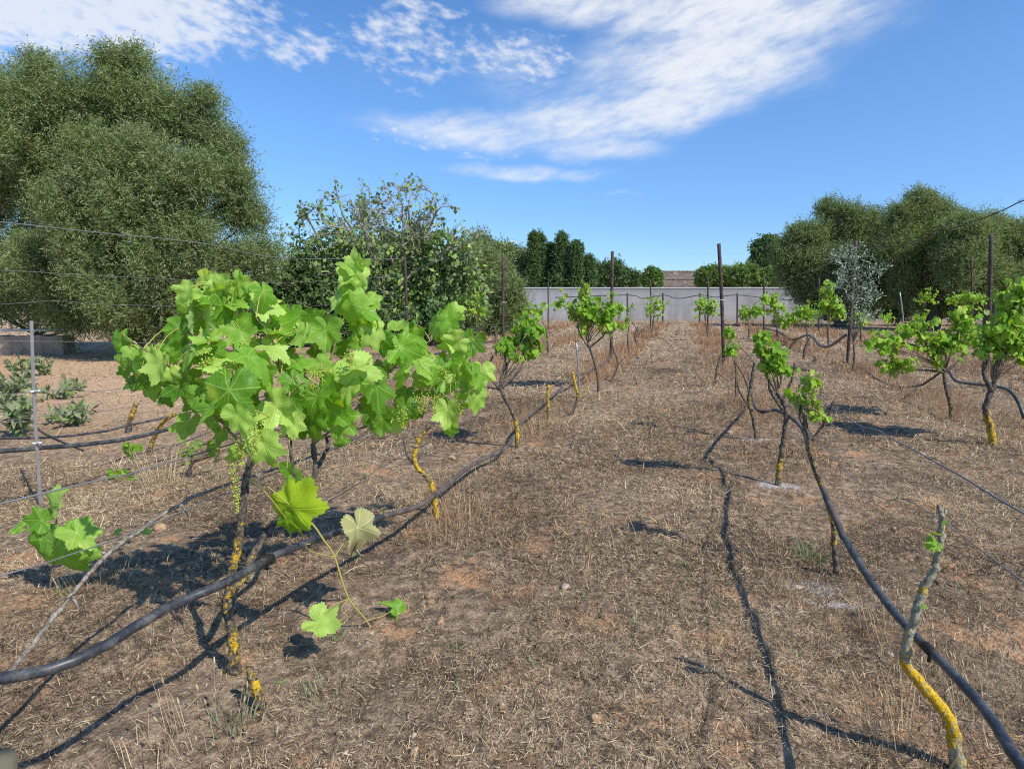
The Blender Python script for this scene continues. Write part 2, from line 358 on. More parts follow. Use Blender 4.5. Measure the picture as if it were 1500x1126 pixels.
def scatter(y0, y1, dens, rng, margin=1.15):
    A = .5 * 2 * .92 * margin * (y1 * y1 - y0 * y0); n = int(A * dens)
    y = np.sqrt(rng.uniform(y0 * y0, y1 * y1, n)); x = rng.uniform(-1, 1, n) * y * .92 * margin
    return x, y
def litter():
    rng = np.random.default_rng(11); mb = MB()
    for y0, y1, dens, L, W in ((.9, 2.6, 17000, .018, .0014), (2.6, 4.5, 9500, .025, .0020), (4.5, 8, 3000, .040, .0032), (8, 15, 560, .06, .006), (15, 40, 60, .10, .014)):
        x, y = scatter(y0, y1, dens, rng)
        cover = vnoise(x, y, 1.7, 1) * .6 + vnoise(x, y, 5.3, 2) * .4
        west = (x + .32 * y < -.2) & (y > 4.6)
        keep = rng.uniform(0, 1, len(x)) < np.clip((cover - .26) * 3.4, .14, 1) * np.where(west, .22, 1)
        x, y = x[keep], y[keep]; n = len(x)
        P = np.stack([x, y, gz(x, y) + rng.uniform(.001, .012, n)], -1)
        Ls = L * rng.lognormal(-.1, .62, n)
        t = np.clip(rng.beta(1.3, 1.8, n) + (vnoise(x, y, 1.1, 5) - .5) * .5, 0, 1)
        blades(mb, P, Ls, W * rng.uniform(.6, 1.6, n), np.abs(rng.normal(.15, .42, n)), rng, t, bend=.75)
    tag(mb.build('grass_litter', M['straw']), 'mown dry straw and grass litter over the soil', None, None, 'stuff')
litter()
def rowgrass():
    rng = np.random.default_rng(12); mb = MB()
    for k, w, dn in (('L', .24, 1.7), ('R', .24, 1.0), ('L2', .26, .8), ('R2', .3, 1.2), ('L3', .3, .5), ('R3', .5, 1.0)):
        for s0, s1, dens, sc in ((2.2, 6, 70, .75), (6, 12, 70, .85), (12, 36, 46, 1.0)):
            if s0 > 3: dens *= 1.2
            n = int((s1 - s0) * dens * dn); s = rng.uniform(s0, s1, n); c = vnoise(s, 0 * s + ROW[k] * 3, .9, 4)
            ok = rng.uniform(0, 1, n) < np.clip((c - .15) * 1.8, .08, 1) * (np.clip((s - 3) / 5, .3, 1)); s = s[ok]; n = len(s)
            o = ROW[k] + rng.normal(0, w, n)
            bx = RD[0] * s + RP[0] * o; by = RD[1] * s + RP[1] * o
            m_ = 9; hgt = rng.uniform(.10, .30, n) * sc
            x = np.repeat(bx, m_) + rng.normal(0, .035, n * m_) * sc; y = np.repeat(by, m_) + rng.normal(0, .035, n * m_) * sc
            P = np.stack([x, y, gz(x, y)], -1)
            blades(mb, P, np.repeat(hgt, m_) * rng.uniform(.5, 1.1, n * m_), .0022 * sc * np.maximum(1, y / 5.5) * rng.uniform(.6, 1.3, n * m_), rng.uniform(.8, 1.5, n * m_), rng, np.clip(np.repeat(rng.uniform(.1, .9, n), m_) + rng.normal(0, .12, n * m_), 0, 1), bend=.18)
    tag(mb.build('dry_grass', M['redgrass']), 'thin red-brown dry grass standing under the vine rows', None, None, 'stuff')
rowgrass()
def greens():
    rng = np.random.default_rng(13); mb = MB()
    x, y = scatter(1.2, 9, 5.0, rng); n = len(x); m_ = 7
    X = np.repeat(x, m_) + rng.normal(0, .012, n * m_); Y = np.repeat(y, m_) + rng.normal(0, .012, n * m_)
    blades(mb, np.stack([X, Y, gz(X, Y)], -1), rng.uniform(.02, .06, n * m_), rng.uniform(.002, .005, n * m_), rng.uniform(.2, 1.2, n * m_), rng, rng.uniform(0, .7, n * m_), bend=.2)
    tag(mb.build('low_weeds', M['weed_leaf']), 'sparse grey-green weed sprouts among the dry litter', None, None, 'stuff')
greens()
def gravel():
    rng = np.random.default_rng(14); mb = MB()
    ico = np.array([[0, 0, 1], [.9, 0, .3], [.28, .85, .3], [-.72, .52, .3], [-.72, -.52, .3], [.28, -.85, .3], [.72, .52, -.4], [-.28, .85, -.4], [-.9, 0, -.4], [-.28, -.85, -.4], [.72, -.52, -.4], [0, 0, -1]], float)
    T = np.array([[0, 1, 2], [0, 2, 3], [0, 3, 4], [0, 4, 5], [0, 5, 1], [1, 6, 2], [2, 7, 3], [3, 8, 4], [4, 9, 5], [5, 10, 1], [2, 6, 7], [3, 7, 8], [4, 8, 9], [5, 9, 10], [1, 10, 6], [6, 11, 7], [7, 11, 8], [8, 11, 9], [9, 11, 10], [10, 11, 6]])
    for y0, y1, dens, sz in ((.9, 4, 34, .0048), (4, 11, 9, .009), (11, 30, 1.0, .02)):
        x, y = scatter(y0, y1, dens, rng)
        for a, b in zip(x, y):
            s = sz * rng.lognormal(0, .5); sc = rng.uniform(.6, 1.2, 3) * s * [1, 1, .6]; r = rng.uniform(0, 6.3); cs, sn = math.cos(r), math.sin(r)
            V = ico * sc * rng.uniform(.8, 1.15, (12, 1)); V = np.stack([V[:, 0] * cs - V[:, 1] * sn, V[:, 0] * sn + V[:, 1] * cs, V[:, 2]], -1) + [a, b, float(gz(a, b)) + s * .2]
            mb.add(V, None, T)
    tag(mb.build('gravel', M['pebble_grey'], smooth=False), 'fine pale gravel strewn through the soil', None, None, 'stuff')
    return ico, T
ICO, ICOT = gravel()
def clods():
    rng = np.random.default_rng(15); mb = MB()
    for y0, y1, dens, sz in ((1.0, 4, 70, .009), (4, 10, 14, .015)):
        x, y = scatter(y0, y1, dens, rng); k = vnoise(x, y, 1.3, 9) > .45; x, y = x[k], y[k]
        for a, b in zip(x, y):
            s = sz * rng.lognormal(0, .45); V = ICO * rng.uniform(.6, 1.25, (12, 1)) * s * np.array([1.2, 1, .65]); r = rng.uniform(0, 6.3)
            V = np.stack([V[:, 0] * math.cos(r) - V[:, 1] * math.sin(r), V[:, 0] * math.sin(r) + V[:, 1] * math.cos(r), V[:, 2]], -1)
            mb.add(V + [a, b, float(gz(a, b)) + s * .15], None, ICOT)
    tag(mb.build('soil_clods', M['soil'], smooth=False), 'crumbly clods of dry soil between the straw', None, None, 'stuff')
clods()
# single stones
for i, (px, py, d, lab, mt) in enumerate((
    (873, 1057, 22, 'rounded ochre stone, biggest on the bare path near the front', 'pebble'),
    (735, 1042, 13, 'small orange stone left of the rounded ochre stone', 'pebble'),
    (827, 868, 16, 'dark brown broken stone in the middle of the path', 'pebble_grey'),
    (630, 880, 13, 'tan stone lying right of the hanging yellow shoot', 'pebble'),
    (645, 912, 11, 'dull orange stone just below the tan stone', 'pebble'),
    (606, 1102, 17, 'flat pale orange stone at the front edge of the soil', 'pebble'),
    (1303, 962, 13, 'whitish stone beside the yellow lichen stem and thick pipe', 'pebble_grey'),
    (1003, 970, 9, 'tiny white stone on the right half of the path', 'pebble_grey'),
    (236, 778, 22, 'flat orange stone behind the long bare grey cane', 'pebble'),
    (663, 672, 12, 'pale yellow flat stone beside the leafless lichen vine', 'pebble'),
    (1310, 770, 10, 'pinkish flat stone left of the thin wire on the right', 'pebble'),
    (1068, 632, 9, 'pale stone at mid distance, left of the gnarled dark vine', 'pebble'))):
    g = ground(px, py); rng = np.random.default_rng(100 + i); s = d / 2 * g[1] / F
    mb = MB(); n1_, n2_ = 10, 7; V = []
    for a in range(n2_ + 1):
        for b in range(n1_):
            th, ph = math.pi * a / n2_, 2 * math.pi * b / n1_
            V.append([math.sin(th) * math.cos(ph), math.sin(th) * math.sin(ph) * .85, math.cos(th) * .7])
    V = np.array(V); V *= (1 + .12 * np.sin(V[:, :1] * 3 + i) + .16 * np.sin(V[:, 1:2] * 4 + 2 * i) + .12 * np.sin(V[:, 2:3] * 5 + V[:, :1] * 3 + i) + rng.normal(0, .05, (len(V), 1)))
    Q = [[a * n1_ + b, a * n1_ + (b + 1) % n1_, (a + 1) * n1_ + (b + 1) % n1_, (a + 1) * n1_ + b] for a in range(n2_) for b in range(n1_)]
    mb.add(V * s, Q); o = mb.build('stone', M[mt]); o.location = (g[0], g[1], float(gz(g[0], g[1])) + s * .2); o.rotation_euler = (0, 0, rng.uniform(0, 6))
    tag(o, lab, 'stone', 'stones lying on the soil')

# ------------------------------------------------------------------ grape leaves
def leaf_template(nang, nring, teeth):
    ka = np.radians([0, 14, 26, 40, 50, 62, 78, 92, 104, 122, 145, 165, 174, 180]); kr = [1, .84, .64, .78, .90, .76, .55, .66, .74, .68, .62, .54, .32, .06]
    th = np.linspace(-math.pi, math.pi, nang, endpoint=False) + math.pi / nang * 0
    a = np.abs(th); r = np.interp(a, ka, kr)
    if teeth:
        ph = (a / math.radians(9.5)) % 1; r = r * (1 + .10 * (np.abs(ph - .45) * -2 + .9) * (a < 2.8))
    rings = np.linspace(0, 1, nring + 1)[1:] ** .9
    U = np.concatenate([[0]] + [q * r * np.sin(th) for q in rings]); Vv = np.concatenate([[0]] + [q * r * np.cos(th) for q in rings])
    T = [[0, 1 + i, 1 + (i + 1) % nang] for i in range(nang)]; Q = []
    for k in range(nring - 1):
        o = 1 + k * nang; o2 = o + nang
        Q += [[o + i, o2 + i, o2 + (i + 1) % nang, o + (i + 1) % nang] for i in range(nang)]
    T = [t[::-1] for t in T]; Q = [q_[::-1] for q_ in Q]
    return U, Vv, np.array(Q).reshape(-1, 4), np.array(T)
LT = {'hi': leaf_template(76, 6, True), 'mid': leaf_template(38, 3, True), 'lo': leaf_template(16, 1, False)}
def grape_leaf(mb, p, D, tip, nor, tint, rng, lod='mid', cup=None, fold=None):
    U, Vv, Q, T = LT[lod]; S = D / 1.55
    v = nrm(np.asarray(tip, float)); w = np.asarray(nor, float); w = nrm(w - v * (w @ v)); u = np.cross(v, w)
    th = np.arctan2(U, Vv); r2 = U * U + Vv * Vv; r = np.sqrt(r2)
    cup = rng.uniform(-.5, .2) if cup is None else cup; fold = rng.uniform(-.1, .55) if fold is None else fold
    ph = rng.uniform(0, 6.3); ph2 = rng.uniform(0, 6.3); curl = rng.uniform(-.35, .30)
    ax, ay = rng.uniform(.88, 1.1), rng.uniform(.9, 1.12)
    W = cup * r2 + fold * np.abs(U) * .8 + .16 * np.sin(3 * th + ph) * r2 + .085 * np.sin(7 * th + ph2) * r2 * r + .045 * np.sin(9 * U + ph) * np.sin(8 * Vv + ph2) + curl * r2 * r2 - .22 * rng.uniform(0, 1) * np.maximum(Vv, 0) ** 2 + .03 * np.cos(th * 7.2) * r
    jit = 1 + .06 * np.sin(2 * th + ph2)
    X = p + (U * ax * jit * S)[:, None] * u + (Vv * ay * jit * S)[:, None] * v + (W * S)[:, None] * w
    mb.add(X, Q, T, tint=np.clip(tint + .1 * (r - .5), 0, 1), luv=np.stack([U, Vv, 0 * U], -1))
def berry_cluster(mb, p, L, wid, rng, n=70, down=(0, 0, -1), size=.0032):
    down = nrm(np.asarray(down, float)); tube(mb, [p, p + down * L], [.0016, .0008], 4, 4, cap=False)
    for i in range(n):
        t = rng.uniform(.08, 1) ; c = p + down * L * t; rad = wid * (1 - .7 * t) * rng.uniform(.3, 1)
        a = rng.uniform(0, 6.3); d = nrm(np.array([math.cos(a), math.sin(a), rng.uniform(-.5, .4)])); q = c + d * rad
        if i % 3 == 0: tube(mb, [c, q], [.0009, .0006], 2, 3, cap=False)
        mb.add(ICO * size * rng.uniform(.7, 1.3) + q, None, ICOT)
def px2m(d, Y): return d * Y / F

# ------------------------------------------------------------------ hero vine
def hero():
    rng = np.random.default_rng(21)
    g = ground(343, 972); Y0 = g[1]; root = empty('grape_vine', (g[0], g[1], 0), 'big leafy grape vine in the left foreground with bright green leaves and yellow lichen trunk', 'grape vine')
    org = np.array(root.location)
    def YY(px, dz=0): return Y0 + (np.clip((px - 360) / 340, 0, 1.1) * .85 if px > 360 else (px - 360) / 200 * .12) + dz
    def pt(px, py, dz=0): return at(px, py, YY(px, dz))
    def T3(L): return [pt(*q) for q in L]
    mb = MB()
    tube(mb, [at(343, 985, Y0)] + T3([(340, 930), (333, 880), (340, 840), (349, 795), (355, 750), (360, 705), (368, 665)]), [.024, .019, .017, .0145, .014, .0125, .012, .010], 44, 10, .10, .0012, rng, lich=[.35, .8, .3, .45, .8, .05, .0, 0])
    tube(mb, T3([(336, 872), (352, 850), (372, 812, .02), (392, 778, .03), (418, 748, .05), (446, 722, .06), (462, 690, .08), (458, 650, .08)]), [.014, .014, .0135, .013, .0125, .012, .011, .009], 40, 9, .10, .0012, rng, lich=[.5, .45, .2, .05, 0, 0, 0, 0])
    tube(mb, T3([(446, 722, .06), (430, 690, .06), (425, 640, .07)]), [.010, .008, .006], 14, 8, .1, .001, rng, lich=0.0)
    tube(mb, T3([(462, 690, .08), (480, 655, .10), (478, 640, .1)]), [.010, .008, .006], 14, 8, .1, .001, rng, lich=0.0)
    mb.build('trunk', M['vine_bark'], root, origin=org)
    canes = [T3([(368, 668), (352, 600), (345, 530), (335, 470, .02), (312, 418, .02)]), T3([(458, 652, .08), (470, 580, .05), (492, 500, .04), (512, 440, .04), (518, 388, .04)]),
             T3([(458, 652, .08), (520, 600, .05), (570, 545, .03), (600, 520, .02), (640, 490, .0), (655, 455, 0)]), T3([(368, 668), (310, 600, -.02), (260, 545, -.02), (215, 515, 0), (182, 492, 0)]),
             T3([(478, 640, .1), (560, 618, .05), (640, 585, .03), (690, 565, 0)]), T3([(425, 640, .07), (415, 570, .0), (400, 500, -.04), (375, 465, -.06)]), T3([(360, 700), (380, 660, -.06), (410, 600, -.12), (440, 560, -.14)])]
    CP = []
    mc = MB()
    for c in canes: CP.append(tube(mc, c, [.0055, .0045, .003, .0018], 26, 7, .04, .001, rng))
    mc.build('cane', M['cane'], root, origin=org)
    CPa = np.concatenate(CP)
    mb = MB(); mbd = MB(); pet = MB()
    VIEW = np.array([0, -1.0, .1])
    faces = {'c': (0, -1, .35), 'u': (.15, -.45, 1), 'l': (-.8, -.6, .4), 'r': (.8, -.55, .35), 'b': (.2, 1.0, .3), 'e': (.95, -.25, .3), 'f': (-.9, -.25, .2), 'd': (0, -.9, -.4)}
    def leaf(px, py, D, ang, face, tint, dz=0, lod='hi', tgt=None, **kw):
        if tgt is None: D = D * rng.uniform(.84, 1.02); tint = float(np.clip(tint * 1.1 - .06 + rng.normal(0, .22), 0, 1))
        p = pt(px, py, dz); a = math.radians(ang); Dm = px2m(D, YY(px, dz))
        tip = np.array([math.cos(a), rng.normal(-.15, .15), math.sin(a)]); nor = np.array(faces[face]) + rng.normal(0, .14, 3)
        att_ = p - nrm(tip) * Dm * .22
        grape_leaf(tgt or mb, att_, Dm, tip, nor, tint, rng, lod, **kw)
        i = np.argmin(np.linalg.norm(CPa - att_, axis=1)); c = CPa[i]
        if np.linalg.norm(c - att_) < .22:
            md = (c + att_) / 2 + np.array([0, 0, .02]); tube(pet, [c, md, att_], [.0022, .0017, .0014], 6, 5, cap=False)
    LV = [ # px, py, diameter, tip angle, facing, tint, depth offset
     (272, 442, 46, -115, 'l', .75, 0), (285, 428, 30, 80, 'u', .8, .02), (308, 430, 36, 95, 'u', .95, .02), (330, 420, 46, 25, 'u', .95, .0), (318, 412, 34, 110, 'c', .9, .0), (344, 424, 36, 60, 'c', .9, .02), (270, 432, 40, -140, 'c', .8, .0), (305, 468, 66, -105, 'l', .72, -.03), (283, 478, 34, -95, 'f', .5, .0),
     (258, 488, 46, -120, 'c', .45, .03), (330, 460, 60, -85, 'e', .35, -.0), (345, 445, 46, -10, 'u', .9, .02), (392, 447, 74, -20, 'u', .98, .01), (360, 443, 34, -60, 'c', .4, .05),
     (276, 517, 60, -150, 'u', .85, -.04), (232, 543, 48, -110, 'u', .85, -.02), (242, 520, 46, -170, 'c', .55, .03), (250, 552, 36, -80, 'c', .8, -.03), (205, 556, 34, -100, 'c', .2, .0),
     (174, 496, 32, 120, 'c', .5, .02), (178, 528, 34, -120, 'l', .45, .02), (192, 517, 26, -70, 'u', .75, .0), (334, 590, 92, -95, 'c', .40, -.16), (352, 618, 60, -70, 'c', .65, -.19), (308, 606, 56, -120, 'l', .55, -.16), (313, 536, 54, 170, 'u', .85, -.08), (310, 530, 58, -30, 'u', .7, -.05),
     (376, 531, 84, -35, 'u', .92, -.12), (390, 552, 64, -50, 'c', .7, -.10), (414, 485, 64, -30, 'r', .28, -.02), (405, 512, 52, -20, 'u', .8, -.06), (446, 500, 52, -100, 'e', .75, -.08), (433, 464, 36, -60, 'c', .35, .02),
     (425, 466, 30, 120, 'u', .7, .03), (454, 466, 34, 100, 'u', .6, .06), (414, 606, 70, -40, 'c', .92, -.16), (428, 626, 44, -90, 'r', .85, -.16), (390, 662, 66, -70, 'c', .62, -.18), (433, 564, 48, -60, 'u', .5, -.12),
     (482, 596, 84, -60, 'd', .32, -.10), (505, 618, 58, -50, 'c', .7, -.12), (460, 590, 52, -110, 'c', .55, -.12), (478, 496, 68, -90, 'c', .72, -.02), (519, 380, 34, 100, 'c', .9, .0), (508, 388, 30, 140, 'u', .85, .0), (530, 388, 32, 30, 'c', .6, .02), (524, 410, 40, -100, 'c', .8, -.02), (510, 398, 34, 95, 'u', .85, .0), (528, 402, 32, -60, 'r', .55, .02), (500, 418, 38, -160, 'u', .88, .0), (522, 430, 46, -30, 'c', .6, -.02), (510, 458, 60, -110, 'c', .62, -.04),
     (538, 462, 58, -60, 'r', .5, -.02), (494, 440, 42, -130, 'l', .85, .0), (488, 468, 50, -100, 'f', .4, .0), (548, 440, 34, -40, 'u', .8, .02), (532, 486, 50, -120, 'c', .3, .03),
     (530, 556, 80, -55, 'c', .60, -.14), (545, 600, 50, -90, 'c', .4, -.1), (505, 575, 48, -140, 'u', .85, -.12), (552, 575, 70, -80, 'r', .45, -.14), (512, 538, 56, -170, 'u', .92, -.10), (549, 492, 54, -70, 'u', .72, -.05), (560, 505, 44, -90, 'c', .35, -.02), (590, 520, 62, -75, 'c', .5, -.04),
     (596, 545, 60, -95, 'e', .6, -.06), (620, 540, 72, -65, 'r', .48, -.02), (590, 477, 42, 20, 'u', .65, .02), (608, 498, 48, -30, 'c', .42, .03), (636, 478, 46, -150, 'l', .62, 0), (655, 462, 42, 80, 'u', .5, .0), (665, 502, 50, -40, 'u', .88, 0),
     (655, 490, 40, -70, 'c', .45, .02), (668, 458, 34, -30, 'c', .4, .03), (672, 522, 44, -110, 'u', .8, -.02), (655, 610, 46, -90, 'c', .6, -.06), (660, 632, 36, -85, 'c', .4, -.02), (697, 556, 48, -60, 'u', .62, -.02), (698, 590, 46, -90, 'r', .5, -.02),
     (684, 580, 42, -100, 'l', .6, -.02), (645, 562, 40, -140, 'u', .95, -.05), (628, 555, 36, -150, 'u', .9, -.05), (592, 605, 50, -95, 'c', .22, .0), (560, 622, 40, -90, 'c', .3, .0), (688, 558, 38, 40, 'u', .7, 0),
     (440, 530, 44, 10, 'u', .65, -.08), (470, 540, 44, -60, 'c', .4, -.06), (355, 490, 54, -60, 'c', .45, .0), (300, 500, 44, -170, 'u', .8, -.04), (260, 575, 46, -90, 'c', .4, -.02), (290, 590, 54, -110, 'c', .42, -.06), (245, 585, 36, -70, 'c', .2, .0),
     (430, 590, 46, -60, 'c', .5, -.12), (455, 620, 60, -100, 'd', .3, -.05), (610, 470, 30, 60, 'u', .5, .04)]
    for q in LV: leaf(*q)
    # the shaded inside of the canopy
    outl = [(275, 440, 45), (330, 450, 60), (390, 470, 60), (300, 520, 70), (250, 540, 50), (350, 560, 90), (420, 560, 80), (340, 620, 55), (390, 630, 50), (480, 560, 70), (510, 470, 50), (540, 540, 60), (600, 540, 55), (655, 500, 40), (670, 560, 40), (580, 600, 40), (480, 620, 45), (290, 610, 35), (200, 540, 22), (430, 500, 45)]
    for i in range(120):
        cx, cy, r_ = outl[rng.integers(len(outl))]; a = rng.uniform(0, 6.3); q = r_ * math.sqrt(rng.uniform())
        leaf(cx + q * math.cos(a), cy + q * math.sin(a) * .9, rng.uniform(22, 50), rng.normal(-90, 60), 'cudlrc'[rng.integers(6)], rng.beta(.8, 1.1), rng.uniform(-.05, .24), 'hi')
    # shoot tips below the canopy
    leaf(440, 630, 38, -80, 'c', .2, .02); leaf(420, 690, 30, -100, 'c', .3, .03, 'mid'); leaf(433, 700, 26, -60, 'c', .15, .05, 'mid'); leaf(325, 640, 34, -90, 'c', .3)
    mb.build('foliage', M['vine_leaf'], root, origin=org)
    sh = MB(); pts = [(426, 752), (455, 765), (475, 792), (490, 815), (510, 875), (538, 910), (558, 950), (588, 970)]
    SH = tube(sh, [pt(a, b, -.12 - .0006 * (b - 750)) for a, b in pts], [.0042, .004, .0038, .0034, .003, .0022, .0014], 34, 7)
    def shp(a, b): return pt(a, b, -.12 - .0006 * (b - 750))
    for L in ([(490, 815), (500, 800), (510, 782)], [(510, 877), (490, 885), (475, 897)], [(538, 908), (560, 902), (572, 895)], [(558, 950), (545, 958), (528, 972)], [(510, 877), (500, 892), (510, 905), (500, 915)], [(488, 815), (465, 810), (452, 805), (447, 798), (455, 796)]):
        tube(sh, [shp(*q) for q in L], [.002, .0014], 10, 5, cap=False)
    sh.build('green_shoot', M['shoot'], root, origin=org)
    b1 = MB(); leaf(436, 730, 88, 60, 'c', .8, -.20, tgt=b1, cup=-.45, fold=.25); leaf(425, 768, 54, -50, 'd', .25, -.16, tgt=b1)
    tag(b1.build('yellow_leaf', M['leaf_bright'], root, origin=org), 'crinkled yellow-green leaf below the canopy')
    b2 = MB(); leaf(528, 786, 70, -75, 'r', .55, -.17, tgt=b2, cup=-.9, fold=1.0); leaf(522, 806, 40, -100, 'l', .05, -.16, tgt=b2, cup=-.8, fold=1.1)
    tag(b2.build('withered_leaf', M['leaf_dry'], root, origin=org), 'withered pale brown folded leaf')
    b3 = MB(); leaf(478, 914, 62, -10, 'u', .95, -.24, tgt=b3); leaf(578, 890, 44, 110, 'e', .5, -.2, tgt=b3, fold=.9); leaf(576, 915, 36, -95, 'e', .55, -.2, tgt=b3, fold=.8)
    b3.build('shoot_foliage', M['vine_leaf'], root, origin=org)
    pet.build('leaf_stalks', M['shoot'], root, origin=org)
    for (px, py, L, w, n, dz) in ((300, 508, 36, 15, 70, -.07), (340, 525, 40, 16, 80, -.10), (352, 498, 34, 14, 60, -.05), (342, 668, 76, 10, 130, -.12), (372, 612, 46, 16, 80, -.19), (352, 632, 44, 16, 80, -.14), (460, 540, 34, 12, 50, -.10), (470, 530, 30, 12, 40, -.1), (618, 572, 38, 20, 110, -.08), (636, 578, 34, 16, 80, -.08), (672, 586, 36, 12, 60, -.05), (590, 595, 40, 14, 60, -.06), (650, 538, 26, 14, 50, -.06), (512, 512, 30, 12, 50, -.14), (315, 640, 34, 10, 50, -.05)):
        cb = MB(); berry_cluster(cb, pt(px, py, dz), px2m(L, 2.1), px2m(w, 2.1), rng, n); cb.build('grape_cluster', M['grape'], root, origin=org)
hero()

# ------------------------------------------------------------------ other vines
def vine(label, trunk, k=None, tm='vine_bark', base=None, r=(.02, .012), lich=(.6, .1), canopies=(), arms=(), leafD=.10, depth=None, seed=1, lod='mid', grapes=0, tint=(.2, .95), group='grape vines standing in rows', name='grape_vine', Yoff=0, knob=.1):
    rng = np.random.default_rng(seed)
    b = ground(*trunk[0]); Yb = b[1] + Yoff
    root = empty(name, (b[0], b[1], 0), label, 'grape vine', group); org = np.array(root.location)
    P = [at(a, c, Yb) for a, c in trunk]; P[0] = P[0] - [0, 0, .04]
    mb = MB(); C = tube(mb, P, np.linspace(r[0], r[1], 5), len(P) * 7, 9, knob, r[0] * .08, rng, lich=list(lich))
    for A in arms:
        Pa = [at(a[0], a[1], Yb + (a[2] if len(a) > 2 else 0)) for a in A]
        tube(mb, Pa, [r[1] * .9, r[1] * .45], len(Pa) * 6, 7, knob, r[1] * .1, rng, lich=lich[-1])
    mb.build('trunk', M[tm], root, origin=org)
    if canopies:
        fb = MB(); cb = MB(); top = P[-1]
        for (cx, cy, rx, ry, n) in canopies:
            c = at(cx, cy, Yb); rxm, rym = px2m(rx, Yb), px2m(ry, Yb)
            for _ in range(max(2, n // 18)):
                e = c + np.array([rng.uniform(-.7, .7) * rxm, rng.uniform(-.7, .7) * rxm, rng.uniform(.1, .9) * rym])
                tube(cb, [top, (top + c) / 2 + rng.normal(0, .03, 3), c + rng.normal(0, .04, 3), e], [.005, .0025], 12, 5, cap=False)
            # shoots carry the leaves: clumped, uneven outline
            ns = max(3, n // 7); left = n
            for s_ in range(ns):
                d = nrm(rng.normal(0, 1, 3)); d[2] = abs(d[2]) * rng.choice([1, 1, -.8])
                q0 = c + d * np.array([rxm, rxm * .9, rym]) * rng.uniform(.0, .55); q1 = c + d * np.array([rxm, rxm * .9, rym]) * rng.uniform(.75, 1.12)
                for t in np.linspace(0, 1, 7):
                    p = q0 * (1 - t) + q1 * t + rng.normal(0, leafD * .28, 3); out = nrm(p - c)
                    nor = nrm(out * .5 + np.array([.1, -.25, .7]) + rng.normal(0, .45, 3)); tip = np.array([out[0] * .5, out[1] * .5, -.75]) + rng.normal(0, .35, 3)
                    grape_leaf(fb, p, leafD * rng.uniform(.55, 1.15) * (1.0 - .35 * t), tip, nor, rng.uniform(*tint), rng, lod)
        fb.build('foliage', M['vine_leaf_far'], root, origin=org); cb.build('cane', M['cane'], root, origin=org)
        for i in range(grapes):
            cx, cy, rx, ry, n = canopies[i % len(canopies)]; gb = MB()
            berry_cluster(gb, at(cx + rng.uniform(-.6, .6) * rx, cy + rng.uniform(-.2, .7) * ry, Yb - px2m(rx, Yb) * .7), .08, .03, rng, 40, size=.004); gb.build('grape_cluster', M['grape'], root, origin=org)
    return root
# left row
vine('leafless vine with bright yellow lichen stem behind the big foreground vine', [(640, 752), (637, 735), (631, 706), (612, 685), (607, 668), (616, 640), (637, 618)], r=(.019, .009), lich=(.75, .95, .55, .95, .9, .05), arms=[[(612, 685), (597, 668), (590, 640)]], seed=31, knob=.13)
vine('short yellow lichen stump beside the foot of the big foreground vine', [(384, 1032), (376, 1010), (368, 988), (366, 978)], r=(.017, .012), lich=(.35, .5, .9, .4), seed=32, knob=.14)
vine('small vine with dark green bushy head and forked stem, next up the left row', [(757, 655), (757, 625), (750, 602), (738, 580), (731, 565)], r=(.022, .016), lich=(.1, .95, .5, 0, 0), canopies=[(768, 500, 28, 36, 110), (740, 512, 20, 24, 44), (780, 485, 18, 20, 40)], arms=[[(731, 570), (715, 545), (722, 520)], [(731, 570), (742, 545), (738, 510)], [(731, 572), (755, 550), (770, 525)], [(731, 570), (700, 562), (690, 556)]], leafD=.105, seed=33, tint=(.1, .7))
vine('bare upright yellow lichen stick in the left row', [(804, 615), (803, 590), (803, 564)], r=(.017, .015), lich=(.2, .8, .8), seed=34)
vine('forked bare stump with yellow top next to the thin grey stake', [(832, 610), (846, 585), (842, 560), (838, 545)], r=(.018, .015), lich=(.1, .2, .9, .8), arms=[[(846, 585), (862, 566)]], seed=35)
vine('tall bushy vine with yellow-green top in front of the left row post', [(877, 572), (875, 548), (868, 522), (861, 503)], r=(.02, .016), lich=(.05, .1, 0), canopies=[(868, 470, 38, 34, 190), (845, 455, 28, 28, 80), (893, 462, 20, 36, 80), (856, 430, 13, 22, 40)], arms=[[(863, 510), (850, 490), (845, 470)], [(863, 510), (885, 490), (895, 465)]], leafD=.13, seed=36, tint=(.15, .95))
vine('leaning bare vine with thin dark branches right of the left row post', [(893, 560), (905, 535), (898, 510), (893, 490)], r=(.018, .012), lich=(.3, .1), arms=[[(905, 535), (918, 520)]], canopies=[(905, 455, 10, 22, 26)], leafD=.12, seed=37)
vine('leafless thin vine on the brown grass left of the path, mid distance', [(938, 510), (930, 494), (935, 478)], r=(.03, .02), lich=(.0, .0), arms=[[(930, 494), (945, 480)], [(935, 485), (925, 470)]], seed=38)
vine('round bushy vine far down the left row before the concrete wall', [(955, 492), (956, 478), (957, 468)], r=(.035, .025), lich=(.1, 0), canopies=[(960, 452, 20, 20, 170)], leafD=.15, seed=39, lod='lo')
vine('sparse small vine far left of the round bushy one before the wall', [(921, 488), (921, 470)], r=(.03, .02), lich=(0, 0), canopies=[(924, 452, 10, 10, 30)], leafD=.14, seed=40, lod='lo')
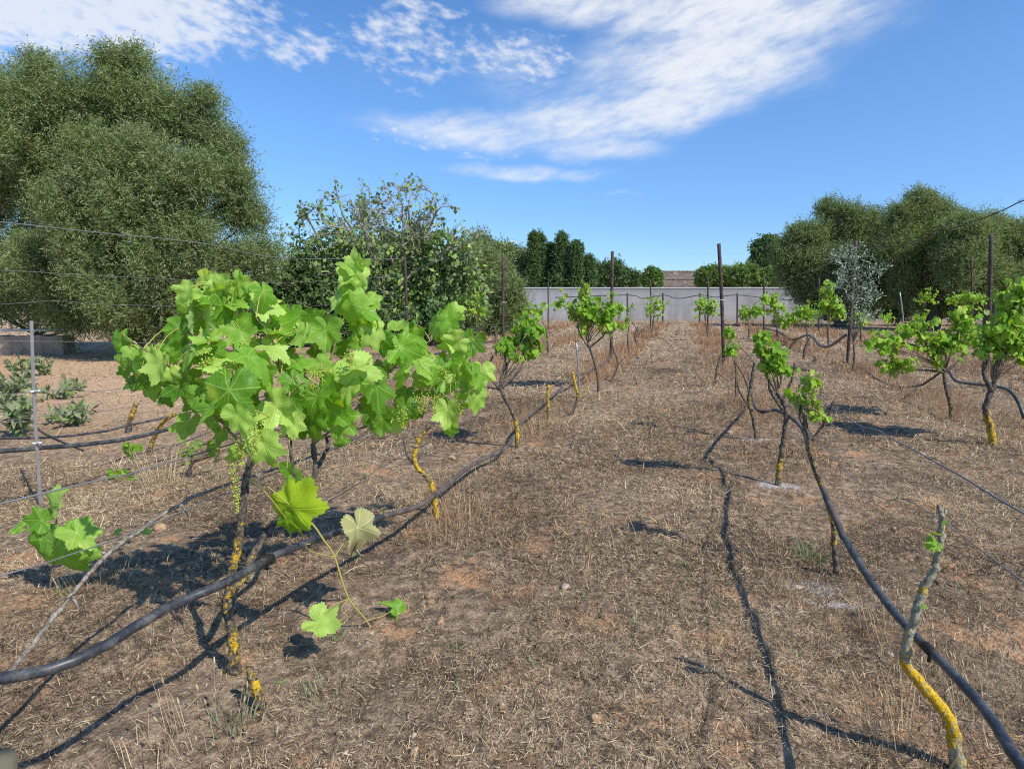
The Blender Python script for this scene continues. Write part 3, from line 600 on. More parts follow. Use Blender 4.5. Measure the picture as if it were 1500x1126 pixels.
# right row
vine('bare kinked young vine stem with yellow lichen foot in the right foreground', [(1404, 1126), (1399, 1090), (1392, 1058), (1368, 1022), (1336, 985), (1325, 965), (1328, 942), (1340, 905), (1350, 868), (1366, 838), (1376, 800), (1379, 762), (1377, 745)], r=(.0195, .0066), lich=(.1, .5, .98, 1.05, 1.0, .88, .45, .2, .5, .15, .6, .0), canopies=[], seed=41, knob=.10, tm='pale_bark')
vine('thin vine tied to the sagging pipe with one bright green leaf tuft', [(1228, 842), (1222, 800), (1221, 770), (1207, 720), (1192, 680), (1183, 635), (1177, 600)], r=(.0135, .009), lich=(.1, .5, .7, .4, .5, .1), canopies=[(1188, 562, 15, 9, 14), (1172, 580, 8, 10, 8), (1196, 608, 12, 20, 10)], arms=[[(1190, 645), (1210, 615), (1222, 585)], [(1183, 635), (1172, 610), (1175, 580)]], leafD=.058, seed=42, tint=(.4, 1), grapes=1)
vine('slender vine with drooping leafy head beside a white ash patch', [(1140, 716), (1141, 690), (1146, 655), (1151, 615), (1148, 590), (1138, 575)], r=(.02, .014), lich=(.3, .75, .2, .0, .05), canopies=[(1132, 528, 20, 32, 84), (1143, 545, 15, 20, 34), (1115, 520, 10, 20, 22), (1120, 494, 8, 5, 5)], arms=[[(1145, 590), (1160, 555), (1165, 530)], [(1146, 600), (1128, 570), (1125, 545)]], leafD=.075, seed=43, tint=(.15, .75))
vine('gnarled dark vine with two crooked stems in the right row', [(1109, 641), (1104, 615), (1097, 590), (1100, 565), (1103, 545), (1105, 530)], r=(.019, .012), lich=(.3, .4, .45, .1, .0), arms=[[(1098, 597), (1082, 570), (1078, 545), (1076, 525)], [(1098, 592), (1096, 570), (1088, 548), (1077, 530)], [(1078, 552), (1078, 565), (1078, 580)]], canopies=[(1068, 490, 7, 8, 12), (1072, 512, 7, 14, 14)], leafD=.09, seed=44, tint=(.4, .95), knob=.14)
vine('small bare vine behind the right row post with thin side twigs', [(1048, 560), (1050, 540), (1056, 520)], r=(.02, .014), lich=(.1, .2), arms=[[(1050, 545), (1068, 560)], [(1052, 530), (1075, 516)]], seed=45)
vine('round bushy vine far down the right row before the wall', [(1038, 500), (1036, 484), (1034, 474)], r=(.035, .025), lich=(.1, 0), canopies=[(1033, 453, 23, 21, 190)], leafD=.15, seed=46, lod='lo')
# second row on the right
vine('spreading vine with long trailing leafy arm toward the silvery sapling', [(1394, 612), (1392, 592), (1386, 570), (1383, 548), (1386, 540)], r=(.021, .016), lich=(.45, .3, .1), canopies=[(1390, 500, 42, 32, 160), (1415, 468, 22, 24, 70), (1340, 480, 34, 20, 90), (1295, 505, 40, 16, 100), (1310, 535, 28, 13, 50), (1365, 520, 28, 26, 60)], arms=[[(1386, 545), (1410, 520), (1420, 480)], [(1386, 545), (1350, 510), (1300, 500), (1265, 500)], [(1386, 545), (1330, 540), (1300, 540)]], leafD=.115, seed=47, grapes=2, tint=(.3, 1))
vine('tall full vine with thick yellow lichen trunk at the right edge', [(1457, 655), (1450, 625), (1444, 600), (1450, 578), (1455, 562)], r=(.031, .024), lich=(.8, .95, .6, .1, .1), canopies=[(1475, 490, 32, 40, 180), (1490, 438, 26, 30, 100), (1450, 505, 20, 30, 70), (1505, 510, 24, 34, 70)], arms=[[(1452, 570), (1440, 545), (1445, 520)], [(1454, 570), (1465, 530), (1470, 490)]], leafD=.125, seed=48, grapes=2, tint=(.3, 1))
vine('bare dark curved vine carrying a sagging pipe in the second right row', [(1177, 526), (1179, 512), (1184, 500), (1188, 491)], r=(.03, .022), lich=(0, 0), seed=49)
vine('tall bright green vine left of the silvery sapling', [(1214, 508), (1213, 488), (1213, 475)], r=(.03, .022), lich=(0, 0), canopies=[(1214, 452, 22, 28, 190), (1212, 425, 14, 18, 80), (1228, 462, 14, 20, 70)], leafD=.16, seed=50, lod='lo', tint=(.35, 1))
vine('low leafy vine between the tall bright vine and the yellowing vine', [(1183, 500), (1182, 485), (1180, 478)], r=(.03, .022), lich=(0, 0), canopies=[(1182, 460, 22, 18, 150), (1163, 466, 14, 14, 70)], leafD=.16, seed=51, lod='lo', tint=(.3, .9))
vine('vine with yellowing leaves before the shaded end of the wall', [(1139, 498), (1138, 482)], r=(.035, .022), lich=(0, 0), canopies=[(1134, 450, 20, 24, 150), (1146, 472, 16, 16, 90), (1120, 440, 10, 10, 40)], leafD=.17, seed=52, lod='lo', tint=(.4, 1))
vine('pale green vine at the foot of the silvery sapling, far side', [(1262, 502), (1261, 488), (1260, 480)], r=(.03, .022), lich=(0, 0), canopies=[(1260, 468, 17, 16, 110)], leafD=.16, seed=64, lod='lo', tint=(.4, 1))
vine('small leafy vine before the shaded olive foot, right of the leaning stake', [(1300, 500), (1300, 484), (1300, 478)], r=(.03, .02), lich=(0, 0), canopies=[(1300, 468, 14, 10, 60)], leafD=.15, seed=65, lod='lo', tint=(.3, .9))
vine('thin leafy vine along the left row between bare vines', [(922, 520), (920, 500), (919, 488)], r=(.026, .018), lich=(.3, .1), canopies=[(917, 474, 11, 13, 40)], leafD=.12, seed=66, lod='lo', tint=(.3, .9))
vine('dark green vine at the left end of the second right row', [(1097, 494), (1097, 480)], r=(.035, .022), lich=(0, 0), canopies=[(1093, 460, 17, 16, 110), (1109, 458, 13, 16, 90)], leafD=.17, seed=53, lod='lo', tint=(.2, .8))
vine('small round vine under the dark olive trees on the right', [(1355, 490), (1354, 465), (1354, 450)], r=(.03, .02), lich=(0, 0), canopies=[(1355, 436, 17, 15, 110)], leafD=.16, seed=54, lod='lo', tint=(.35, .9))
vine('wide vine behind the spreading vine, under the right olive trees', [(1412, 500), (1412, 470), (1412, 455)], r=(.03, .02), lich=(0, 0), canopies=[(1400, 440, 22, 14, 80), (1425, 436, 20, 15, 70)], leafD=.16, seed=55, lod='lo', tint=(.3, .9))
# second and third rows on the left
vine('low vine trailing leaves along a wire in front of the wall, left', [(803, 520), (802, 500), (800, 480)], r=(.028, .02), lich=(0, 0), canopies=[(790, 458, 26, 16, 90), (818, 446, 15, 11, 40), (768, 470, 15, 17, 44)], leafD=.13, seed=56, lod='lo', tint=(.25, .9))
vine('thin leafy vine before the fig thicket, left of the dark post', [(700, 512), (699, 490), (698, 475)], r=(.022, .014), lich=(0, 0), canopies=[(698, 452, 15, 30, 110)], leafD=.11, seed=57, lod='lo', tint=(.35, 1))
vine('yellow lichen stump with a black base beside the left black hose', [(187, 632), (190, 618), (196, 600), (200, 590)], r=(.028, .022), lich=(.0, .2, .8, .5), seed=58, knob=.14)
vine('slanted yellow stem half hidden behind the big foreground vine', [(214, 662), (224, 645), (238, 620), (256, 606)], r=(.02, .016), lich=(.2, .6, .8, .7), seed=59, knob=.12)
vine('low sprouting vine stock with small green leaves left of the big trunk', [(276, 702), (280, 680), (300, 668), (322, 664)], r=(.014, .008), lich=(.2, .0), canopies=[(285, 662, 20, 10, 10), (192, 660, 14, 9, 6), (170, 694, 12, 6, 5), (200, 706, 8, 4, 3)], leafD=.07, seed=60)

# low leafy clump at far left foreground and the long bare cane
def clump():
    rng = np.random.default_rng(61); g = ground(78, 880); Y0 = g[1]
    root = empty('vine_shoot', (g[0], g[1], 0), 'low leafy grape shoot resting on a wire at the left edge', 'vine shoot'); org = np.array(root.location)
    mb = MB(); fs = {'c': (0, -1, .45), 'u': (.1, -.5, 1), 'r': (.8, -.5, .4)}
    for px, py, D, ang, f, t in ((82, 738, 52, 60, 'u', .85), (62, 762, 40, 170, 'c', .3), (85, 795, 92, -85, 'c', .6), (112, 780, 50, -40, 'u', .7), (30, 772, 26, 190, 'u', .6), (133, 808, 34, -95, 'r', .65), (60, 790, 44, -130, 'c', .35), (170, 778, 20, 20, 'u', .8), (212, 778, 16, -40, 'u', .85), (120, 815, 30, -70, 'c', .4)):
        p = at(px, py, Y0 + rng.uniform(-.08, .08)); a = math.radians(ang); grape_leaf(mb, p, px2m(D, Y0), (math.cos(a), -.2, math.sin(a)), np.array(fs[f]) + rng.normal(0, .12, 3), t, rng, 'hi')
    mb.build('foliage', M['vine_leaf'], root, origin=org)
    mb = MB(); tube(mb, [at(70, 890, Y0), at(76, 840, Y0), at(85, 790, Y0), at(80, 742, Y0)], [.004, .002], 14, 6); tube(mb, [at(85, 800, Y0), at(120, 805, Y0), at(150, 792, Y0), at(212, 778, Y0)], [.003, .0015], 14, 6)
    mb.build('cane', M['cane'], root, origin=org)
    mb = MB(); rng = np.random.default_rng(62)
    P = [(-20, 1030), (30, 965), (95, 885), (122, 850), (175, 798), (258, 742), (325, 712), (430, 678), (520, 645), (600, 610)]
    C = [onrow(a, b, ROW['L'] - .18) for a, b in P]
    tube(mb, C, [.0075, .007, .006, .005, .004], 70, 8, .10, .002, rng, lich=0.05)
    root = empty('dead_cane', C[0], 'long bare grey grape cane slanting across the left foreground', 'cane'); o2 = np.array(root.location)
    mb.build('stem', M['old_cane'], root, origin=o2)
    for t in (.12, .3, .45, .6):
        kb = MB(); a = spline(C, 70)[int(t * 69)]; tube(kb, [a, a + np.array([.015, 0, -.03]), a + np.array([.02, 0, -.05])], [.007, .004, .002], 6, 6, .1, 0, rng, lich=0.0); kb.build('side_twig', M['old_cane'], root, origin=o2)
clump()
# small leaf bud on the bare kinked stem belongs to it
def stem_leaves():
    st = [o for o in bpy.data.objects if o.get('label', '').startswith('bare kinked young vine')][0]; Y0 = st.location[1]; org = np.array(st.location); rng = np.random.default_rng(63); mb = MB()
    for px, py, D, ang in ((1368, 792, 20, 170), (1362, 797, 18, 200), (1372, 800, 16, 240), (1366, 786, 14, 130), (1353, 888, 10, 0), (1384, 766, 9, 20), (1372, 782, 14, 150)):
        a = math.radians(ang); grape_leaf(mb, at(px, py, Y0 - .02), px2m(D, Y0), (math.cos(a), -.3, math.sin(a)), np.array([.1, -.6, .8]) + rng.normal(0, .2, 3), rng.uniform(.3, .8), rng, 'mid', fold=.5)
    mb.build('foliage', M['vine_leaf'], st, origin=org)
    mb = MB(); tube(mb, [at(1378, 758, Y0), at(1384, 752, Y0), at(1386, 745, Y0)], [.005, .003], 5, 6); tube(mb, [at(1377, 748, Y0), at(1375, 740, Y0)], [.0075, .005], 4, 7); mb.build('spur', M['old_cane'], st, origin=org)
stem_leaves()

# ------------------------------------------------------------------ posts
def post(label, px_top, py_top, k=None, px_b=None, base=None, r=.027, mat='post', clipz=None, group='dark metal posts along the vine rows', square=False):
    b = rowbase(px_b, k) if base is None else ground(*base)
    t = at(px_top, py_top, b[1]); root = empty('trellis_post', (b[0], b[1], 0), label, 'post', group); org = np.array(root.location)
    mb = MB(); tube(mb, [[b[0], b[1], -.3], t * .5 + np.array([b[0], b[1], 0]) * .5, t], r, 8, 4 if square else 12, .02); mb.build('pole', M[mat], root, smooth=not square, origin=org)
    mb = MB(); H = t[2]
    for z in (clipz or (.8,)):
        p = np.array([b[0], b[1], 0]) + (t - [b[0], b[1], 0]) * (z / H)
        a = np.linspace(0, 2 * math.pi, 9); tube(mb, [p + np.array([math.cos(q) * (r + .004), math.sin(q) * (r + .004), 0]) for q in a], .006, 18, 5)
        tube(mb, [p + [r, -.01, 0], p + [r + .05, -.03, .01]], .005, 2, 5)
        mb.build('wire_tie', M['clip'] if clipz else M['wire'], root, origin=org); mb = MB()
    return t
PT = {}
PT['L'] = post('thick dark post in the left row behind the tall bushy vine', 897, 368, 'L', 895, r=.034)
PT['R'] = post('thick dark leaning post in the right row beside the path', 1053, 357, 'R', 1062, r=.036, clipz=(1.35,))
PT['L2'] = post('dark post with white tie, left of the small bushy vine', 737, 372, 'L2', 737, r=.030, clipz=(1.3,))
PT['L3'] = post('thin dark post in front of the fig thicket', 593, 374, 'L3', 598, r=.03, clipz=(1.2,))
PT['R2'] = post('post beside the silvery sapling in the second right row', 1254, 352, 'R2', 1241, r=.03)
PT['R3'] = post('straight dark post near the right edge above the tall full vine', 1452, 343, 'R3', 1447, r=.034)
for k, px, py, lab in (('L3', 803, 413, 'distant post at the left end of the concrete wall'), ('L', 953, 410, 'distant post behind the round vine left of the path'), ('R', 1037, 406, 'distant post behind the round vine right of the path'), ('R2', 1119, 403, 'distant post rising between the round tree and the cypress'), ('R3', 1200, 406, 'distant post behind the tall bright vine')):
    post(lab, px, py, k, px, r=.032)
for px, lab in ((919, 'short end post by the wall, leftmost of the short ones'), (971, 'short end post by the wall, just left of the path'), (1025, 'short end post by the wall, just right of the path'), (1080, 'short end post by the wall with a vine at its foot')):
    post(lab, px, 429, base=(px, 474), r=.05, group='short end posts before the wall')
for px, py, b, lab in ((1318, 428, (1326, 486), 'leaning grey stake under the right olive trees'), (1423, 375, (1424, 500), 'thin faint post behind the wide vine on the right')):
    post(lab, px, py, base=b, r=.028, mat='galv' if px == 1318 else 'post', group=None)
post('low galvanised square post standing left of the big vine', 46, 470, base=(56, 742), r=.0115, mat='galv', clipz=(.42, .75), group=None, square=True)
post('thin grey stake leaning beside the forked bare stump', 844, 500, base=(851, 588), r=.012, mat='galv', group=None)
# top of a weathered wooden post at the lower left corner
mb = MB(); c0 = at(2, 1112, .95); tube(mb, [[c0[0] - .012, c0[1], -.2], [c0[0] - .012, c0[1], c0[2] - .03], [c0[0] - .010, c0[1], c0[2]]], .028, 12, 14, .02)
tag(mb.build('wooden_post', M['wood']), 'top of a weathered grey wooden post at the bottom left corner', 'post')

# ------------------------------------------------------------------ wires
def wire(label, P3, r=.0022, extra=None, mat='wire', n=60):
    mb = MB(); C = tube(mb, P3, r, n, 6, 0, .0015)
    if not extra: return tag(mb.build('trellis_wire', M[mat]), label, 'wire', 'trellis wires along the vine rows')
    root = empty('trellis_wire', C[0], label, 'wire', 'trellis wires along the vine rows'); org = np.array(root.location); mb.build('strand', M[mat], root, origin=org)
    for e in extra:
        eb = MB()
        for L in e: tube(eb, L, [.0025, .0012], 14, 5)
        eb.build('tendril', M['vine_bark'], root, origin=org)
def rowpt(k, s, z): return np.array([RD[0] * s + RP[0] * ROW[k], RD[1] * s + RP[1] * ROW[k], z])
S1 = float(RD @ PT['L'][:2]); SE = 34.0
def px_on(L, k): return [onrow(a, b, k) for a, b in L]
wire('upper grey wire of the left row, passing through the big vine', px_on([(-60, 752), (0, 735), (130, 706), (330, 652)], 'L') + [rowpt('L', 4.6, .80), rowpt('L', 8, .83), rowpt('L', S1, .86)], .0026)
wire('lower grey wire of the left row crossing the low leafy shoot', px_on([(-60, 860), (0, 842), (140, 800), (300, 735)], 'L') + [rowpt('L', 5, .62), rowpt('L', 8, .6), rowpt('L', S1, .62)], .0020)
wire('upper grey wire of the near right row hanging above the soil', [rowpt('R', 1.2, .83)] + px_on([(1500, 752), (1380, 682), (1290, 632), (1220, 598)], 'R') + [rowpt('R', 7, .8), rowpt('R', S1, .9)], .0026)
wire('lower grey wire of the near right row, behind the kinked stem', [rowpt('R', 1.2, .66)] + px_on([(1500, 852), (1400, 778), (1330, 732), (1240, 690)], 'R') + [rowpt('R', 7, .55), rowpt('R', S1, .6)], .0018)
wire('upper low wire of the second left row tied to the square post', px_on([(-60, 583), (0, 578), (110, 570), (230, 560)], 'L2') + [rowpt('L2', 8, .8), rowpt('L2', S1, .85)], .0022)
wire('lower low wire of the second left row over the sandy ground', px_on([(-60, 622), (0, 617), (110, 604), (230, 588)], 'L2') + [rowpt('L2', 8, .6), rowpt('L2', S1, .6)], .0022)
t2 = PT['L3']
wire('top wire sagging across the big olive tree on the left', px_on([(-60, 318), (0, 325), (120, 338), (300, 357), (420, 378)], 'L3') + [t2 - [0, 0, .08]], .0055)
wire('thin middle wire crossing the dark foot of the big olive tree', px_on([(-60, 394), (40, 398), (130, 403), (260, 409), (420, 414)], 'L3') + [t2 - [0, 0, .45]], .0026)
wire('lowest thin wire across the shaded olive foot on the left', px_on([(-60, 448), (0, 446), (80, 441), (160, 446), (240, 448), (420, 452)], 'L3') + [t2 - [0, 0, .9]], .0022)
wire('twisted pale wire pair above the low stone wall on the left', px_on([(-60, 500), (60, 500), (200, 502), (420, 505)], 'L3') + [t2 - [0, 0, 1.35]], .003)
tp = px_on([(1560, 272), (1500, 293), (1460, 312), (1400, 333), (1310, 361)], 'R2')
wire('thick dark top wire at the upper right with dried tendrils', tp + [PT['R2'] - [0, 0, .10]] , .006, [
    [[tp[2], tp[2] + [.03, 0, -.03], tp[2] + [.05, 0, -.01], tp[2] + [.03, .01, .015]], [tp[2] + [-.04, .03, 0], tp[2] + [0, 0, .012], tp[2] + [.06, -.03, .02]], [tp[2] + [.02, 0, 0], tp[2] + [.035, 0, -.05], tp[2] + [.02, 0, -.075]]],
    [[tp[1] - [.06, 0, 0], tp[1] + [-.02, 0, -.04], tp[1] + [.03, 0, -.03]], [tp[1] - [.05, 0, .01], tp[1] + [0, 0, .015], tp[1] + [.05, 0, -.05]]]], 'post')
wire('pale wire running from the silvery sapling post toward the wall', [PT['R2'] - [0, 0, .12]] + px_on([(1210, 388), (1180, 398), (1150, 412)], 'R2') + [rowpt('R2', 24, 2.0)], .006)
for k, z, lab in (('R2', .85, 'grey wire through the spreading vine in the second right row'), ('R3', .9, 'grey wire of the third right row under the olive trees')):
    wire(lab, [rowpt(k, 3, z - .04), rowpt(k, 6, z - .05), rowpt(k, S1, z), rowpt(k, 17, z - .05), rowpt(k, 24, z)], .0032)
for k, lab in (('L', 'sagging wire from the left row post to the wall end'), ('R', 'sagging wire from the right row post to the wall end')):
    wire(lab, [rowpt(k, S1, .95), rowpt(k, 16, .85), rowpt(k, 24, 1.0), rowpt(k, 29, .9), rowpt(k, SE, 1.0)], .004)
ends = [ground(p_, 474) for p_ in (919, 971, 1025, 1080)]
L = []
for a, b in zip(ends, ends[1:]):
    L += [a + [0, 0, 1.75], (a * .6 + b * .4) + [0, 0, 1.55 if a is not ends[2] else 1.62]]
L += [ends[-1] + [0, 0, 1.75], ends[-1] + [3.5, 0, 1.45], ends[-1] + [8, -1, 1.7]]
L = [ends[0] + [-4.5, 0, 1.6]] + L
mb = MB(); tube(mb, L, .035, 70, 6); tag(mb.build('supply_hose', M['hose']), 'dark hose slung between the short end posts along the wall', 'hose')

# ------------------------------------------------------------------ hoses
def hose(label, P3, r, mat='hose', n=90, joints=(), wob=.0009, name='irrigation_hose', two=None):
    root = empty(name, P3[0], label, 'hose', None); org = np.array(root.location)
    mb = MB(); C = tube(mb, P3, r, n, 12, 0, wob, np.random.default_rng(5)); mb.build('pipe', M[mat], root, origin=org)
    for t in joints:
        i = int(t * (n - 2)); d = nrm(C[i + 1] - C[i]); jb = MB(); tube(jb, [C[i] - d * r * 2, C[i] + d * r * 2], r * 1.18, 4, 12); cp = jb.build('coupling', M['drip'], root, origin=org)
        jb = MB(); tube(jb, [C[i], C[i] - [0, 0, r * 2.6]], r * .4, 3, 7); dr = jb.build('dripper', M['drip'], cp); dr.data.transform(__import__('mathutils').Matrix.Translation(-org))
    return C
def at_h(px, py, h):
    d = ray(px, py); return CAM + d * ((h - CAMH) / d[2])
hose('thick black hose sagging through the left row, front end', [at_h(*q) for q in ((-70, 1012, .5), (0, 994, .5), (80, 977, .5), (150, 947, .5), (250, 887, .5), (330, 853, .5), (400, 815, .46), (470, 788, .40), (560, 757, .30))], .0130, joints=(.5,))
hose('dusty brown continuation of the left row hose toward the post', [at_h(562, 756, .30), at_h(610, 742, .20), at_h(640, 722, .15), at_h(670, 697, .14), at_h(700, 676, .13), at_h(735, 660, .10), at_h(752, 640, .11), at_h(765, 618, .14), at_h(790, 596, .16), at_h(820, 570, .2), at_h(838, 553, .26), at_h(860, 545, .2), at_h(895, 525, .2)], .0135, 'hose_dusty')
hose('thick black hose hanging along the right row in the foreground', [at_h(*q) for q in ((1580, 1235, .4), (1495, 1118, .4), (1440, 1035, .4), (1390, 980, .4), (1330, 920, .385), (1275, 850, .375), (1235, 785, .40))], .0120, joints=(.45,))
hose('dusty stretch of the right row hose rising to the gnarled vine', [at_h(*q) for q in ((1236, 787, .40), (1215, 738, .43), (1195, 690, .46), (1184, 655, .49), (1178, 632, .51), (1160, 612, .52), (1135, 600, .50), (1112, 602, .44))] + px_on([(1103, 585), (1096, 545)], 'R'), .0130, 'hose_dusty')
hose('thick black hose along the second left row past the square post', px_on([(-60, 668), (0, 661), (60, 656), (130, 650), (200, 640), (270, 622), (340, 600)], 'L2') + [rowpt('L2', 8, .45), rowpt('L2', S1, .5)], .015, joints=(.2, .35))
hose('thin black pipe behind the thick hose at the left edge', px_on([(-60, 645), (0, 642), (80, 640), (150, 632), (190, 623), (240, 612)], ROW['L2'] - .35) + [rowpt('L2', 8, .38)], .0085)
hose('black hose looped under the spreading vine, second right row', px_on([(1235, 530), (1262, 540), (1300, 563), (1345, 565), (1385, 542), (1400, 558), (1440, 564), (1475, 570), (1492, 590), (1500, 612)], 'R2'), .016)
hose('dark hose draped over the bare curved vine in the second right row', px_on([(1118, 480), (1140, 486), (1160, 497), (1185, 491), (1200, 505), (1215, 507), (1240, 490)], 'R2'), .03)
hose('short black tube between the square post and the soil', px_on([(52, 626), (75, 640), (122, 660)], 'L2'), .007, n=20)
# ------------------------------------------------------------------ standing weeds and seed grass as plants
def tuft(label, px, py, n, h, w, spread, mat, seed, heads=False, name='grass_tuft', lean=.5):
    rng = np.random.default_rng(seed); g = ground(px, py); z0 = float(gz(g[0], g[1])); mb = MB(); hb = MB()
    for i in range(n):
        a = rng.uniform(0, 6.3); r_ = spread * math.sqrt(rng.uniform()); b = np.array([g[0] + r_ * math.cos(a), g[1] + r_ * math.sin(a), z0 - .01]); H = h * rng.uniform(.45, 1.1)
        d = np.array([math.cos(a) * lean * rng.uniform(.2, 1), math.sin(a) * lean * rng.uniform(.2, 1), 1]); e = b + d * H
        bl = b + d * H * .55 + np.array([0, 0, .12 * H]); s = nrm(np.cross(d, rng.normal(0, 1, 3))) * w / 2
        mb.add(np.stack([b - s, b + s, bl + s, bl - s, e + s * .3, e - s * .3]), [[0, 1, 2, 3], [3, 2, 4, 5]], tint=np.full(6, rng.uniform(.1, .9)))
        if heads and i % 3 == 0:
            tube(mb, [e, e + nrm(d) * .008, e + nrm(d) * .018, e + nrm(d) * .026], [.001, .0036, .0032, .0006], 6, 6, .15, 0, rng, tint=rng.uniform(.1, .7))
    return tag(mb.build(name, M[mat]), label, 'grass tuft')
tuft('green-grey grass tuft beside the right row hose', 1185, 815, 90, .085, .003, .06, 'weed_leaf', 71, lean=1.2)
tuft('dry seed grass around the yellow foot of the kinked stem', 1330, 1085, 80, .20, .0014, .13, 'seedgrass', 72, True)
tuft('tall dry seed grass between the kinked stem and the black hose', 1400, 1000, 50, .22, .0014, .15, 'seedgrass', 73, True)
tuft('dry seed grass left of the black hose, below the kinked stem top', 1310, 930, 46, .17, .0014, .12, 'seedgrass', 74, True)
tuft('dry seed grass at the right bottom corner beyond the hose', 1470, 1050, 46, .2, .0015, .14, 'seedgrass', 75, True)
tuft('green weed tuft at the foot of the yellow lichen stump', 345, 1055, 22, .11, .005, .06, 'weed_leaf', 76, lean=.8)
tuft('dry seed grass around the foot of the big vine trunk', 310, 1070, 50, .17, .0015, .16, 'seedgrass', 77, True)
tuft('wispy pale grass right of the lichen stump', 490, 1010, 36, .10, .0022, .1, 'weed_leaf', 78)
tuft('tall rusty dry grass under the dusty left row hose', 690, 770, 90, .26, .0024, .17, 'redgrass', 79)
tuft('rusty dry grass at the foot of the leafless lichen vine', 655, 790, 50, .20, .0022, .14, 'redgrass', 80)
tuft('brown dry grass near the bare upright lichen stick', 800, 640, 70, .22, .0034, .28, 'redgrass', 81)
tuft('straw grass in front of the low leafy shoot', 140, 860, 40, .12, .002, .16, 'seedgrass', 82)
tuft('tall straw weed behind the long bare cane', 238, 715, 46, .34, .003, .12, 'seedgrass', 83)
tuft('dry grass tuft at the bottom edge of the frame, left', 215, 1118, 60, .10, .0018, .12, 'straw', 84)
def broad_weed(label, px, py, n, h, w, seed, mat='weed_leaf'):
    rng = np.random.default_rng(seed); g = ground(px, py); mb = MB(); g0 = np.array([g[0], g[1], 0])
    root = empty('leafy_weed', g0, label, 'weed', 'grey-green weeds on the sandy ground'); sb = MB(); fb = MB()
    for i in range(n):
        a = rng.uniform(0, 6.3); e = np.array([math.cos(a) * w * rng.uniform(.2, 1), math.sin(a) * w * rng.uniform(.2, 1), h * rng.uniform(.5, 1)])
        C = tube(sb, [[0, 0, -.02], e * [.5, .5, .7], e], [.008, .004], 8, 5, cap=False, tint=.3)
        for c in C[2:]:
            for _ in range(4):
                d = nrm(rng.normal(0, 1, 3) + [0, 0, .4]); s = nrm(np.cross(d, rng.normal(0, 1, 3))) * .022; l = rng.uniform(.08, .16)
                fb.add(np.stack([c, c + d * l * .5 + s, c + d * l, c + d * l * .5 - s]), [[0, 1, 2, 3]], tint=np.full(4, rng.uniform(0, 1)))
    sb.build('stalks', M[mat], root); fb.build('foliage', M[mat], root)
for i, (px, py, n, h, w, lab) in enumerate(((15, 592, 7, .40, .3, 'big grey-green weed cut by the left edge on sandy ground'), (35, 568, 6, .45, .3, 'upright grey-green weed left of the square post'), (68, 550, 5, .38, .3, 'grey-green weed behind the square post'), (92, 585, 6, .26, .5, 'low spreading weed right of the square post'), (30, 640, 8, .5, .2, 'thin green weed stalk below the second row wires'), (110, 622, 6, .2, .25, 'small weed patch on the sandy ground right of the square post'))):
    broad_weed(lab, px, py, n, h, w, 90 + i)

# ------------------------------------------------------------------ trees
def sprigs(mb, c, rad, n, leaves, L, LL, LW, rng, up=.35, tint=(0, 1), shell=.55, droop=0.0):
    c = np.asarray(c); d = nrm(rng.normal(0, 1, (n, 3))); r = (shell + (1.03 - shell) * rng.uniform(0, 1, n) ** .7)[:, None]
    b = c + d * r * rad; ax = nrm(d * .8 + [0, 0, up] + rng.normal(0, .5, (n, 3)))
    ts = rng.uniform(0, 1, n) * (tint[1] - tint[0]) + tint[0]
    k = leaves; t = np.tile(np.linspace(.1, 1, k), n); B = np.repeat(b, k, 0); A = np.repeat(ax, k, 0)
    side = nrm(np.cross(A, rng.normal(0, 1, (n * k, 3))))
    p = B + A * (t * L)[:, None] - np.array([0, 0, 1.]) * (droop * t * t)[:, None]
    ld = nrm(A * .55 + side * .85 + rng.normal(0, .25, (n * k, 3)))
    w = nrm(np.cross(ld, rng.normal(0, 1, (n * k, 3))))
    ll = (LL * rng.uniform(.6, 1.25, n * k))[:, None]; lw = (LW * rng.uniform(.7, 1.2, n * k))[:, None]
    V = np.stack([p, p + ld * ll * .45 + w * lw, p + ld * ll, p + ld * ll * .45 - w * lw], 1).reshape(-1, 3)
    Q = np.arange(n * k * 4).reshape(-1, 4)
    mb.add(V, Q, tint=np.clip(np.repeat(np.repeat(ts, k) + rng.normal(0, .15, n * k), 4), 0, 1))
